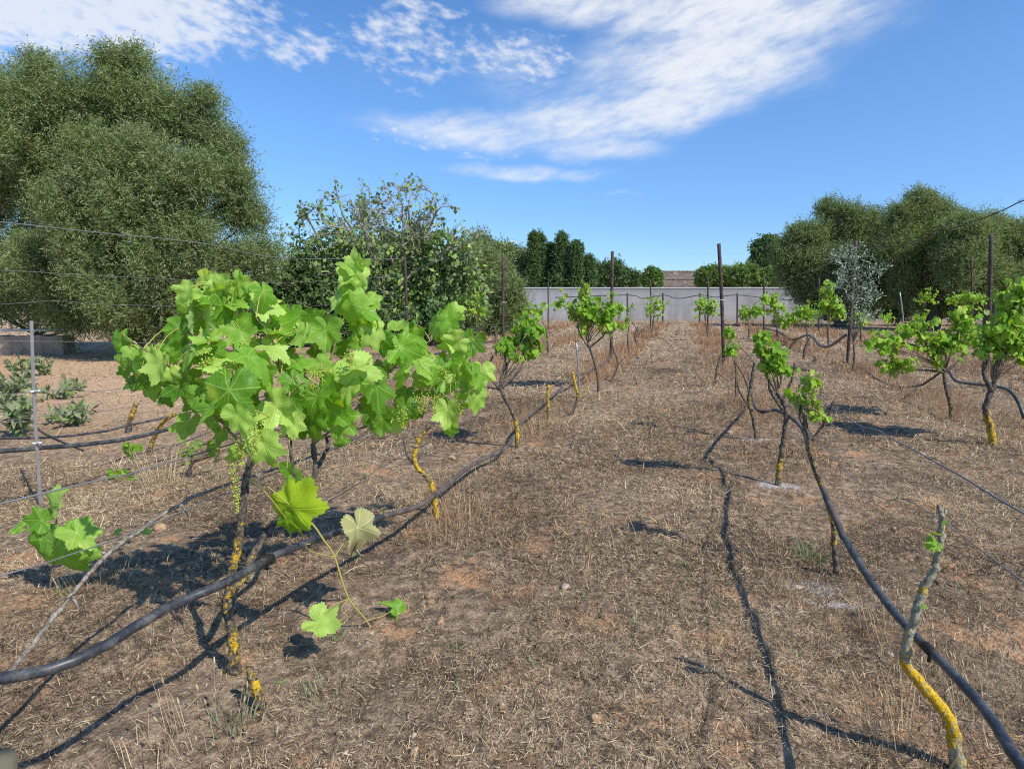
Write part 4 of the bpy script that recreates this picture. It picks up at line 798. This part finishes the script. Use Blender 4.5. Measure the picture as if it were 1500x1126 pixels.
def tree(name, label, base, Yc, clumps, n_per, leaves=9, L=.3, LL=.11, LW=.014, mat='olive_leaf', trunk_r=.2, seed=1, sub=9, up=.35, tint=(0, 1), cat='tree', bark_='grey_bark', group=None, droop=0.0, subr=.52, depthk=.8, branches=True):
    """clumps: (px, py, radius px[, depth offset m]); each is broken into smaller leaf clumps"""
    rng = np.random.default_rng(seed); b = np.array([*base, 0.0]); root = empty(name, b, label, cat, group); fb = MB(); tb = MB()
    top = np.array([b[0], b[1], 0.0])
    cs = []
    for q in clumps:
        dz = q[3] if len(q) > 3 else rng.uniform(-.5, .5) * px2m(q[2], Yc) * .8
        c = at(q[0], q[1], Yc + dz); rad = px2m(q[2], Yc + dz) * .79; cs.append((c, rad))
    cen = np.mean([c for c, _ in cs], 0); th = max(.25, min(1.6, cen[2] * .35)); fork = np.array([b[0] * .8 + cen[0] * .2, b[1], th])
    tube(tb, [[b[0], b[1], -.2], [b[0] + rng.normal(0, .05), b[1], th * .5], fork], [trunk_r * 1.2, trunk_r, trunk_r * .8], 12, 10, .08, 0, rng)
    med = float(np.median([r_ for _, r_ in cs]))
    for c, rad in cs:
        if branches:
            mid = (fork + c) / 2 + rng.normal(0, .12, 3) * rad
            tube(tb, [fork, mid, c, c + rng.normal(0, .3, 3) * rad], [trunk_r * .5, trunk_r * .3, trunk_r * .16, trunk_r * .05], 14, 6, .06, 0, rng, cap=False)
        for s_ in range(sub):
            d = nrm(rng.normal(0, 1, 3)); d[2] = d[2] * .8 + .15; sc = c + d * rad * rng.uniform(.3, .88) * [1, depthk, 1]; sr = rad * subr * rng.uniform(.45, 1.2) * np.array([1, 1, rng.uniform(.8, 1.35)])
            w_ = rng.uniform(.25, 1.3) * min(1.6, (rad / med) ** 1.3)
            lo = tint[0] + (tint[1] - tint[0]) * rng.uniform(0, .6) ** 1.2; hi = min(1, lo + .45 * (tint[1] - tint[0]))
            sprigs(fb, sc, sr, max(4, int(n_per * w_)), leaves, L, LL, LW, rng, up, (lo, hi), droop=droop)
            # a few long wild twigs breaking the outline
            sprigs(fb, sc, sr * rng.uniform(1.15, 1.6), max(2, int(n_per * w_ / 8)), leaves, L * 1.35, LL, LW, rng, up + .15, (lo, hi), shell=.7, droop=droop)
    for V in fb.V: V[:, 2] = np.maximum(V[:, 2], .02)
    tb.build('trunk', M[bark_], root, origin=b); fb.build('crown', M[mat], root, smooth=False, origin=b)
    return root
g = ground(225, 530)
tree('olive_tree', 'huge dense grey-green olive tree towering behind the big vine', (at(200, 520, 14.9)[0], 14.9), 13.6, [(170, 285, 50, -.9), (230, 388, 50, -.9), (120, 358, 50, -.9), (180, 452, 46, -.8), (240, 300, 46, -.7), (290, 410, 44, -.5), (25, 170, 52), (80, 165, 46), (132, 160, 46), (188, 150, 50), (238, 172, 42), (280, 198, 42), (318, 228, 40), (345, 272, 38), (358, 330, 36), (378, 388, 34), (60, 235, 52), (138, 238, 52, -.8), (214, 245, 54, -.8), (284, 285, 48, -.8), (100, 312, 54, -.8), (188, 322, 54, -.8), (268, 352, 48, -.8), (328, 402, 42), (60, 392, 48), (150, 402, 48, -.8), (230, 424, 48, -.8), (298, 452, 40), (110, 466, 40), (190, 480, 36), (250, 488, 32), (352, 452, 32), (200, 98, 20), (165, 104, 18), (300, 160, 16), (60, 112, 18), (120, 250, 95, 1.6), (245, 300, 80, 1.6), (150, 400, 95, 1.6), (280, 410, 75, 1.6), (190, 190, 70, 1.5)],
     120, 12, .42, .098, .0088, 'olive_leaf', .17, 101, 13, tint=(0, .95), subr=.42, up=.6)
tree('olive_tree', 'pale olive tree cut off by the left edge of the picture', (-13.8, 14.6), 14.6, [(-60, 195, 105), (30, 192, 80), (20, 150, 45), (60, 128, 28), (-20, 290, 110), (50, 290, 80), (-30, 410, 90), (55, 400, 70), (-90, 350, 90)], 135, 12, .44, .105, .0095, 'olive_leaf', .3, 102, 14, subr=.40, up=.6, tint=(.2, 1))
tree('olive_bush', 'brownish low olive shoots at the foot of the left trees', (at(60, 500, 15.4)[0], 15.4), 15.4, [(30, 430, 45), (90, 440, 40), (60, 462, 35), (120, 475, 35), (0, 455, 40), (-40, 440, 45)], 70, 10, .35, .11, .009, 'olive_leaf', .08, 103, 8, tint=(.25, .95), cat='bush')
tree('hedge', 'dark dense hedge filling the ground behind the fig tree', ground(560, 488)[:2], 26, [(430, 450, 36), (480, 446, 38), (530, 450, 38), (590, 452, 38), (640, 450, 36), (690, 446, 30), (560, 465, 34), (620, 470, 30), (670, 465, 30), (460, 465, 34), (510, 470, 30), (720, 455, 30), (400, 450, 36), (350, 460, 36)], 80, 8, .35, .2, .06, 'dark_leaf', .12, 150, 9, cat='hedge', tint=(0, .9), branches=False)
# fig tree: bare grey branches on top, leafy below
def fig():
    rng = np.random.default_rng(110); Yc = 19.0; b = np.array([*ground(575, 500)[:2], 0.0]); root = empty('fig_tree', b, 'half bare fig tree with tangled grey branches and sparse leaves', 'tree')
    tb = MB(); fb = MB(); LV = []
    fork = at(560, 440, Yc); Yc = fork[1]
    tube(tb, [b - [0, 0, .2], (b + fork) / 2 + [.1, 0, 0], fork], [.22, .17, .14], 12, 9, .1, 0, rng)
    ec = at(565, 400, Yc); er = np.array([px2m(150, Yc), 3.0, px2m(158, Yc)])
    def grow(p, d, L, r, lev):
        n = 5; P = [p]; q = p.copy(); dd = d.copy()
        for i in range(n):
            if lev > 1 and np.linalg.norm((q - ec) / er) > 1.0 + .12 * math.sin(q[0] * 5): break
            dd = nrm(dd + rng.normal(0, .22, 3) + np.array([0, 0, .05 if lev < 3 else .0])); q = q + dd * L / n; P.append(q.copy())
        if len(P) < 3: return
        C = tube(tb, P, [r, r * .55], 11, 6 if lev < 3 else 4, .05, 0, rng, cap=False)
        if lev >= 3:
            for c in C[5::3]: LV.append((c, lev))
        if lev >= 5 or L < .22: return
        for i in range(int(rng.integers(3, 6))):
            k = int(rng.integers(4, 11)); nd = nrm(dd + rng.normal(0, .62, 3)); grow(C[k], nd, L * rng.uniform(.50, .74), max(.007, r * .55), lev + 1)
    for px, py in ((440, 330), (470, 300), (500, 285), (540, 258), (580, 270), (615, 275), (650, 300), (690, 330), (700, 360), (520, 330), (600, 320), (450, 380), (560, 300), (640, 350)):
        tgt = at(px, py, Yc + rng.uniform(-1.4, 1.4)); v = tgt - fork; L = np.linalg.norm(v); grow(fork, v / L, L * .58, .085, 1)
    tb.build('trunk', M['fig_bark'], root, origin=b)
    for c, lev in LV:
        low = c[2] < 3.3
        for _ in range(int(rng.integers(0, 2)) + int(low)):
            p = c + rng.normal(0, .07 + .08 * low, 3); d = nrm(rng.normal(0, 1, 3) - [0, 0, .6]); s = nrm(np.cross(d, rng.normal(0, 1, 3))); l = rng.uniform(.10, .2)
            fb.add(np.stack([p, p + d * l * .5 + s * l * .36, p + d * l, p + d * l * .5 - s * l * .36]), [[0, 1, 2, 3]], tint=np.full(4, rng.uniform(0, 1)))
    for (px, py, rp, n) in ((470, 400, 36, 110), (520, 420, 36, 90), (585, 430, 45, 170), (650, 425, 40, 170), (680, 392, 26, 90), (620, 460, 42, 200), (680, 445, 32, 160), (500, 445, 36, 140), (550, 465, 36, 130), (455, 370, 26, 40), (600, 395, 40, 110), (540, 390, 40, 80), (640, 380, 36, 80), (490, 360, 36, 60), (690, 410, 24, 60)):
        for s_ in range(6):
            c = at(px, py, Yc - .4) + nrm(rng.normal(0, 1, 3)) * px2m(rp, Yc) * .6; sprigs(fb, c, px2m(rp, Yc) * .5, n // 6, 6, .3, .19, .05, rng, -.1, (.05, 1), .4, droop=.1)
    for V in fb.V: V[:, 2] = np.maximum(V[:, 2], .03)
    fb.build('crown', M['fig_leaf'], root, smooth=False, origin=b)
fig()
tree('ivy_thicket', 'dark leafy ivy thicket between the olive and the fig', ground(435, 508)[:2], 17.2, [(420, 425, 42), (460, 420, 45), (500, 440, 40), (440, 465, 42), (490, 475, 36), (400, 470, 36), (540, 470, 30), (600, 480, 28), (650, 478, 26)], 90, 8, .2, .11, .04, 'dark_leaf', .1, 104, 9, cat='thicket', tint=(0, 1))
tree('pale_bush', 'pale grey-green feathery bush right of the fig, behind the post', ground(725, 500)[:2], 23, [(708, 392, 26), (730, 410, 28), (748, 432, 24), (715, 440, 30), (738, 455, 28), (700, 468, 24), (756, 458, 16), (728, 485, 18), (700, 415, 24)], 70, 9, .5, .15, .014, 'olive_leaf', .04, 105, 13, subr=.42, up=.7, cat='bush', tint=(.1, .8), branches=False)
BT = 'trees beyond the concrete wall'
tree('olive_tree', 'grey-green olive tree just left of the dark cypresses', ((745 - CX) / F * 50, 50), 50, [(750, 397, 28), (770, 398, 24), (795, 404, 22), (820, 408, 20), (815, 414, 20), (780, 412, 24), (735, 382, 22), (840, 411, 14), (790, 398, 16)], 90, 8, .7, .36, .05, 'olive_leaf', .3, 106, 9, group=BT, tint=(0, .75))
tree('olive_tree', 'rounded dark olive crown between the fig and the plane', ((715 - CX) / F * 54, 54), 54, [(700, 372, 26), (725, 378, 24), (690, 390, 30), (725, 400, 28), (745, 385, 18)], 80, 8, .8, .36, .05, 'olive_leaf', .3, 107, 9, group=BT, tint=(0, .45))
def conifer(label, px, py_top, Y, wpx, py_base=420, seed=1, shape=1.2, mat='dark_leaf', name='cypress_tree'):
    rng = np.random.default_rng(seed); t = at(px, py_top, Y); H = t[2]; b = np.array([t[0], Y, 0.]); root = empty(name, b, label, 'tree', BT); tb = MB(); fb = MB()
    tube(tb, [b - [0, 0, .2], b + [0, 0, H * .6], b + [0, 0, H * .97]], [.28, .16, .03], 10, 8)
    n = 70; Wm = px2m(wpx, Y) / 2
    for i in range(n):
        u = rng.uniform(0, 1); z = H * (.1 + .88 * u); rr = (Wm * (1 - u) ** shape + .05) * rng.uniform(.45, 1.3); a = rng.uniform(0, 6.3); sprigs(fb, b + [math.cos(a) * rr * .6, math.sin(a) * rr * .6, z], max(.10, rr * .42) * np.array([1, 1, 2.0]), 44, 7, .5, .24, .036, rng, 1.6 if name == 'cypress_tree' else .5, (0, .9), .3)
    sprigs(fb, b + [0, 0, H * .96], .10 * np.array([1, 1, 4.0]), 26, 6, .4, .22, .035, rng, 2.2, (0, .8), .2)
    tb.build('trunk', M['grey_bark'], root, origin=b); fb.build('crown', M[mat], root, smooth=False, origin=b)
conifer('slim dark cypress, left one of the pair above the olives', 782, 346, 47, 15, seed=121)
conifer('taller slim dark cypress beside the pair partner', 791, 343, 47.5, 16, seed=122)
conifer('broad dark conifer with ragged top right of the cypress pair', 823, 347, 47, 46, seed=123, shape=1.0, name='pine_tree')
conifer('pointed dark conifer on the right shoulder of the ragged one', 844, 361, 46.5, 24, seed=124, name='pine_tree')
conifer('small dark conifer left of the left row post top', 862, 380, 47, 28, seed=125, name='pine_tree')
conifer('ragged dark conifer filling between ragged top and cypresses', 805, 362, 48, 28, seed=126, name='pine_tree')
tree('pine_tree', 'low dark green pine crowns sloping down behind the left row post', ((895 - CX) / F * 60, 60), 60, [(880, 402, 20), (900, 400, 18), (918, 407, 14), (872, 412, 20), (860, 405, 18), (905, 412, 14), (930, 412, 9)], 60, 8, .6, .34, .055, 'dark_leaf', .25, 127, 8, group=BT, tint=(.1, 1))
tree('garden_tree', 'small round clipped tree left of the tiled roof', ((956 - CX) / F * 50, 50), 50, [(956, 409, 12), (960, 406, 9), (951, 412, 9), (957, 415, 10)], 150, 8, .3, .26, .06, 'bush_leaf', .15, 128, 8, group=BT, tint=(0, .8))
tree('garden_tree', 'wide bright bushy tree right of the tiled roof', ((1045 - CX) / F * 50, 50), 50, [(1031, 409, 12), (1045, 404, 13), (1058, 407, 14), (1066, 413, 10), (1042, 413, 12)], 150, 8, .35, .28, .065, 'bush_leaf', .2, 129, 8, group=BT, tint=(.1, 1))
tree('broadleaf_tree', 'tall dark broadleaf tree left of the slim cypress on the right', ((1113 - CX) / F * 62, 62), 62, [(1115, 372, 18), (1125, 362, 14), (1108, 388, 16), (1122, 390, 18), (1132, 375, 12)], 100, 8, .5, .32, .08, 'dark_leaf', .25, 130, 9, group=BT, tint=(.2, 1))
conifer('slim single cypress on the right, beside the broadleaf tree', 1129, 357, 50, 13, seed=131)
tree('garden_hedge', 'bright green hedge bushes behind the wall on the right', ((1095 - CX) / F * 48, 48), 48, [(1085, 408, 14), (1100, 404, 15), (1118, 410, 14), (1135, 408, 14), (1150, 405, 14)], 130, 8, .4, .3, .06, 'bush_leaf', .15, 132, 8, group=BT, cat='hedge', tint=(0, .9))
OT = 'olive trees at the right border'
tree('olive_tree', 'dark rounded olive tree at the right end of the wall', (ground(1215, 478)[0], 31), 31, [(1165, 352, 16), (1215, 318, 18), (1245, 322, 18), (1275, 330, 16), (1200, 358, 40), (1245, 349, 38), (1180, 389, 36), (1225, 389, 48), (1270, 380, 34), (1165, 380, 22), (1160, 407, 24), (1195, 421, 40), (1245, 425, 40), (1200, 448, 30), (1250, 450, 30), (1290, 353, 30), (1295, 389, 34), (1290, 421, 34), (1150, 376, 18)], 125, 10, .58, .165, .0165, 'olive_leaf', .3, 141, 14, subr=.42, up=.7, group=OT, tint=(0, .6))
tree('olive_tree', 'tallest olive tree at the right border, middle of three', (ground(1350, 482)[0], 28), 28, [(1318, 322, 18), (1348, 302, 18), (1372, 312, 16), (1395, 330, 18), (1345, 341, 36), (1375, 346, 32), (1325, 367, 38), (1365, 380, 46), (1400, 371, 30), (1335, 412, 40), (1385, 416, 40), (1345, 440, 30), (1395, 440, 32), (1355, 327, 22)], 130, 10, .56, .155, .0155, 'olive_leaf', .3, 142, 14, subr=.42, up=.7, group=OT, tint=(.05, .8))
tree('olive_tree', 'pale olive tree at the far right edge behind the straight post', (ground(1450, 486)[0], 26), 26, [(1425, 353, 34), (1460, 380, 40), (1440, 403, 42), (1500, 389, 34), (1475, 425, 42), (1425, 435, 32), (1520, 430, 40), (1412, 340, 26), (1480, 353, 22), (1410, 376, 34), (1405, 403, 34), (1450, 344, 24), (1500, 362, 24)], 130, 10, .55, .15, .015, 'olive_leaf', .28, 143, 14, subr=.42, up=.7, group=OT, tint=(.2, .95))
tree('shrub_row', 'dark shaded undergrowth beneath the right olive trees', (ground(1400, 480)[0], 33), 33, [(1290, 445, 26), (1320, 450, 26), (1370, 450, 26), (1420, 450, 28), (1470, 455, 28), (1520, 450, 30), (1230, 455, 24)], 80, 8, .4, .26, .05, 'dark_leaf', .1, 144, 8, cat='undergrowth', tint=(0, .6))
tree('silvery_sapling', 'young olive sapling with silvery leaves beside a post', ground(1247, 546)[:2], ground(1247, 546)[1], [(1238, 395, 12), (1250, 418, 13), (1232, 422, 8), (1268, 425, 11), (1284, 405, 8), (1250, 448, 12), (1226, 382, 7), (1274, 442, 9), (1262, 470, 12), (1256, 380, 9)], 3, 9, .22, .075, .009, 'silver_leaf', .018, 145, 3, cat='sapling', up=.9, tint=(.1, 1))

# ------------------------------------------------------------------ wall, house, low stone wall, plane
def wall():
    a = at(715, 445, 41.5); b = at(1175, 445, 41.0); e = at(1600, 445, 40.0); Ht = 2.28
    root = empty('concrete_wall', ((a[0] + b[0]) / 2, 41.2, 0), 'long grey rendered wall closing the far end of the vineyard', 'wall'); org = np.array(root.location)
    mb = MB(); cb = MB()
    P = [a, b, e]
    for p, q in zip(P, P[1:]):
        d = nrm((q - p) * [1, 1, 0]); n_ = np.array([-d[1], d[0], 0]); L = np.linalg.norm((q - p)[:2]); K = lambda v, p=p, d=d, n_=n_: np.array([p[0], p[1], 0]) + d * v[0] + n_ * v[1] + [0, 0, v[2]]
        box(mb, 0, L, 0, .2, -.3, Ht, K); box(cb, 0, L, -.03, .23, Ht + .002, Ht + .07, K)
    mb.build('wall_face', M['wall'], root, False, org); cb.build('coping', M['coping'], root, False, org)
wall()
def house():
    Y = 72; x0 = at(912, 420, Y)[0]; x1 = at(1085, 420, Y)[0]; xm = at(972, 420, Y)[0]; z1 = at(950, 423, Y)[2]; zl = at(950, 407, Y + 4)[2]; zh = at(950, 401, Y + 4)[2]
    root = empty('house', ((x0 + x1) / 2, Y, 0), 'low house with brown tiled roof showing above the wall', 'house'); org = np.array(root.location)
    mb = MB(); box(mb, x0 + .5, x1 - .5, Y + .4, Y + 8, -.2, z1 - .2); mb.build('wall', M['plaster'], root, False, org)
    def roof(a, b, y0, y1, za, zb):
        mb = MB(); V = [[a, y0, za], [b, y0, za], [b, y1, zb], [a, y1, zb], [a, y0, za - .18], [b, y0, za - .18], [b, y1, zb - .18], [a, y1, zb - .18]]
        yb = y1 + (y1 - y0); V += [[a, yb, za], [b, yb, za]]
        mb.add(V, [[0, 1, 2, 3], [4, 7, 6, 5], [0, 4, 5, 1], [3, 2, 9, 8], [0, 3, 7, 4], [1, 5, 6, 2]]); rf = mb.build('roof', M['tiles'], root, False, org)
        rb = MB(); tube(rb, [[a, y1, zb + .06], [b, y1, zb + .06]], .16, 24, 8, .06); rb.build('ridge', M['tiles'], rf, True, org)
    roof(x0, xm - .02, Y, Y + 4, z1 - .1, zl); roof(xm, x1, Y, Y + 2.2, z1 + .35, at(1000, 410, Y + 2.2)[2]); roof(xm + .0, x1, Y + 2.6, Y + 5.4, at(1000, 408.5, Y + 2.6)[2], at(1000, 399, Y + 5.4)[2])
    cx = at(988, 400, Y + 5)[0]; mb = MB(); box(mb, cx - .3, cx + .3, Y + 4.7, Y + 5.3, zl, at(988, 399, Y + 5)[2]); mb.build('chimney', M['plaster'], root, False, org)
    wb = MB(); mb = MB(); box(mb, xm + 1, xm + 2.2, Y + .36, Y + .39, 1.0, 2.1); mb.build('window', M['glass'], root, False, org)
house()
def lowwall():
    Y = ground(40, 520)[1]; x0 = -22.0; x1 = at(92, 500, Y)[0]; root = empty('low_stone_wall', (x1 - 1, Y, 0), 'low dry stone wall with a pale rail at the left edge', 'wall'); org = np.array(root.location)
    mb = MB(); n = 60; V = []; rng = np.random.default_rng(4); H = at(40, 487, Y)[2] - .05
    xs = np.linspace(x0, x1, n)
    for i, x in enumerate(xs):
        h = H * .92 + rng.normal(0, .02); V += [[x, Y + rng.normal(0, .02), -.1], [x, Y + rng.normal(0, .02), h], [x, Y + .4, h], [x, Y + .4, -.1]]
    Q = [[i * 4 + j, (i + 1) * 4 + j, (i + 1) * 4 + j + 1, i * 4 + j + 1] for i in range(n - 1) for j in range(3)] + [[(n - 1) * 4, (n - 1) * 4 + 3, (n - 1) * 4 + 2, (n - 1) * 4 + 1]]
    mb.add(V, [q[::-1] for q in Q]); mb.build('stonework', M['stonewall'], root, False, org)
    mb = MB(); zr = at(40, 484, Y)[2]; tube(mb, [[x0, Y - .05, zr], [x1 + .1, Y - .05, zr + .01]], .03, 4, 8); mb.build('rail', M['coping'], root, True, org)
lowwall()
def plane():
    Y = 1100.0; c = at(752, 354, Y); root = empty('airplane', c, 'small white airliner low in the sky above the cypresses', 'airplane'); s = 1.0
    mb = MB(); tube(mb, [[-9.5, 0, .2], [-8.6, 0, 0], [-6, 0, 0], [5, 0, 0], [8, 0, .5], [9.5, 0, .9]], [.1, .9, 1.25, 1.25, .8, .2], 26, 12); mb.build('fuselage', M['plane'], root)
    for sg in (-1, 1):
        mb = MB(); mb.add([[-1.5, 0, -.5], [2.2, 0, -.5], [5.2, sg * 9, .4], [4, sg * 9, .4], [-1.5, 0, -.25], [2.2, 0, -.3], [5.2, sg * 9, .48], [4, sg * 9, .5]], [[0, 3, 2, 1], [4, 5, 6, 7], [0, 1, 5, 4], [1, 2, 6, 5], [2, 3, 7, 6], [3, 0, 4, 7]]); mb.build('wing', M['plane'], root, False)
        mb = MB(); tube(mb, [[-1.6, sg * 3.2, -1.1], [.8, sg * 3.2, -1.1]], .55, 5, 10); mb.build('engine', M['plane_tail'], root)
        mb = MB(); mb.add([[7.4, 0, .8], [9.2, 0, .9], [10, sg * 3, 1.1], [9.2, sg * 3, 1.1], [7.4, 0, .92], [9.2, 0, 1.0]], [[0, 3, 2, 1], [4, 5, 2, 3]]); mb.build('tailplane', M['plane'], root, False)
    mb = MB(); mb.add([[6.8, -.1, 1], [9.2, -.1, 1], [10, -.1, 4], [8.9, -.1, 4], [6.8, .1, 1], [9.2, .1, 1], [10, .1, 4], [8.9, .1, 4]], [[0, 1, 2, 3], [4, 7, 6, 5], [0, 3, 7, 4], [1, 5, 6, 2], [3, 2, 6, 7]]); mb.build('fin', M['plane_tail'], root, False)
    root.rotation_euler = (0, 0, R(20))
plane()

# ------------------------------------------------------------------ sky and sun
SUN_EL, SUN_AZ = R(46), R(132)   # azimuth from +Y toward +X
w = bpy.data.worlds.new('World'); scene.world = w; w.use_nodes = True
m = N('', w)
sky = m.n('ShaderNodeTexSky', sky_type='NISHITA'); sky.sun_disc = False; sky.sun_elevation = SUN_EL; sky.sun_rotation = SUN_AZ; sky.air_density = 1.0; sky.dust_density = .15; sky.ozone_density = 3.0
D = m.n('ShaderNodeTexCoord').outputs['Generated']; s3 = m.n('ShaderNodeSeparateXYZ', {0: D})
az = m.math('ARCTAN2', s3.outputs[0], s3.outputs[1]); el = m.math('ARCSINE', s3.outputs[2])
AE = m.n('ShaderNodeCombineXYZ', {0: az, 1: el}).outputs[0]
def azel(px, py):
    d = nrm(ray(px, py)); return math.atan2(d[0], d[1]), math.asin(d[2])
def mp(loc, rot, sc): return m.n('ShaderNodeMapping', {0: AE, 1: (*loc, 0), 2: (0, 0, rot), 3: (*sc, 1)}, vector_type='TEXTURE').outputs[0]
warp = m.n('ShaderNodeTexNoise', {'Vector': AE, 'Scale': 7.0, 'Detail': 3.0}).outputs['Color']
AEw = m.n('ShaderNodeVectorMath', {0: AE, 1: m.n('ShaderNodeVectorMath', {0: m.n('ShaderNodeVectorMath', {0: warp, 1: (.5, .5, .5)}, operation='SUBTRACT').outputs[0], 1: (.10, .05, 0)}, operation='MULTIPLY').outputs[0]}, operation='ADD').outputs[0]
def ell(px, py, rx, ry, rot, st, soft=.15):
    a, e = azel(px, py); vec = m.n('ShaderNodeMapping', {0: AEw, 1: (a, e, 0), 2: (0, 0, R(rot)), 3: (rx / F, ry / F, 1)}, vector_type='TEXTURE').outputs[0]
    ln = m.n('ShaderNodeVectorMath', {0: vec}, operation='LENGTH').outputs['Value']
    # flatten z from the mapping (z is 0)
    return m.ss(ln, 1.0, soft, 0, st)
n_f = m.n('ShaderNodeTexNoise', {'Vector': mp((0, 0), R(8), (1, .38)), 'Scale': 26.0, 'Detail': 7.0, 'Roughness': .62, 'Distortion': .3}).outputs['Fac']
n_p = m.n('ShaderNodeTexNoise', {'Vector': mp((.3, 0), R(-12), (1, .50)), 'Scale': 40.0, 'Detail': 5.0, 'Roughness': .55}).outputs['Fac']
n_s = m.n('ShaderNodeTexNoise', {'Vector': mp((.1, .2), R(10), (1, .24)), 'Scale': 9.0, 'Detail': 5.0, 'Roughness': .6}).outputs['Fac']
def acc(L, fn):
    t = None
    for e in L:
        k = ell(*e); t = k if t is None else m.math(fn, t, k)
    return t
soft = acc([(1060, 15, 300, 80, -8, .95), (1050, 95, 210, 70, -8, .98), (980, 150, 250, 64, 8, .85), (860, 175, 230, 60, 3, .78), (690, 195, 260, 40, -4, .68), (880, 215, 170, 34, 0, .65), (760, 252, 190, 20, -2, .62), (940, 70, 220, 90, 20, .58), (850, 0, 220, 40, -4, .8), (1180, 50, 170, 90, 15, .52), (760, 100, 160, 90, 0, .42), (905, 288, 70, 7, 0, .34)], 'MAXIMUM')
puff = acc([(90, 5, 420, 100, 8, 1.2), (430, 62, 150, 48, 0, .86), (590, 45, 160, 62, 0, .86), (760, 85, 170, 70, 0, .9), (640, 195, 200, 44, 0, .85), (700, 228, 150, 16, 0, .68), (330, 130, 80, 26, 0, .52), (620, 75, 330, 95, 0, .74), (300, 40, 240, 60, 0, .7), (620, 5, 120, 20, 0, .85)], 'MAXIMUM')
cs = m.math('MULTIPLY', soft, m.math('ADD', .58, m.math('ADD', m.math('MULTIPLY', m.ss(n_f, .28, .70), .30), m.math('MULTIPLY', m.ss(n_s, .30, .70), .30))))
cs = m.ss(cs, .12, 1.0)
cp = m.ss(m.math('ADD', m.math('MULTIPLY', puff, .62), m.math('SUBTRACT', m.math('ADD', m.math('MULTIPLY', n_p, .75), m.math('MULTIPLY', n_f, .35)), .55)), .35, .76, 0, .95)
cl = m.math('MULTIPLY', m.math('MAXIMUM', cs, m.math('MULTIPLY', cp, .92)), m.ss(el, .0, .08))
hs = m.n('ShaderNodeHueSaturation', {'Hue': .505, 'Saturation': 1.22, 'Value': 1.28, 'Color': sky.outputs[0]}).outputs[0]
hs = m.mix(m.ss(el, .36, .0), hs, m.mix(1.0, hs, (.47, .62, .84), 'MULTIPLY'))
skyc = m.mix(m.math('MULTIPLY', cl, .9), hs, (6.0, 6.2, 6.5))
bg = m.n('ShaderNodeBackground', {0: skyc, 1: .15}).outputs[0]
m.n('ShaderNodeOutputWorld', {0: bg})
sun = bpy.data.lights.new('sun', 'SUN'); sun.energy = 5.0; sun.angle = R(.53); sun.color = (1, .94, .83)
so = bpy.data.objects.new('sun', sun); COL.objects.link(so)
sv = Vector((math.cos(SUN_EL) * math.sin(SUN_AZ), math.cos(SUN_EL) * math.cos(SUN_AZ), math.sin(SUN_EL)))
so.rotation_euler = sv.to_track_quat('Z', 'Y').to_euler(); so.location = (20, 5, 40)
scene.view_settings.view_transform = 'Standard'; scene.view_settings.look = 'None'; scene.view_settings.exposure = 0
scene.render.engine = 'CYCLES'
scene.cycles.max_bounces = 6; scene.cycles.diffuse_bounces = 3; scene.cycles.glossy_bounces = 2; scene.cycles.transmission_bounces = 4
scene.cycles.use_denoising = False; scene.cycles.filter_width = 1.1; scene.cycles.sample_clamp_indirect = 4.0
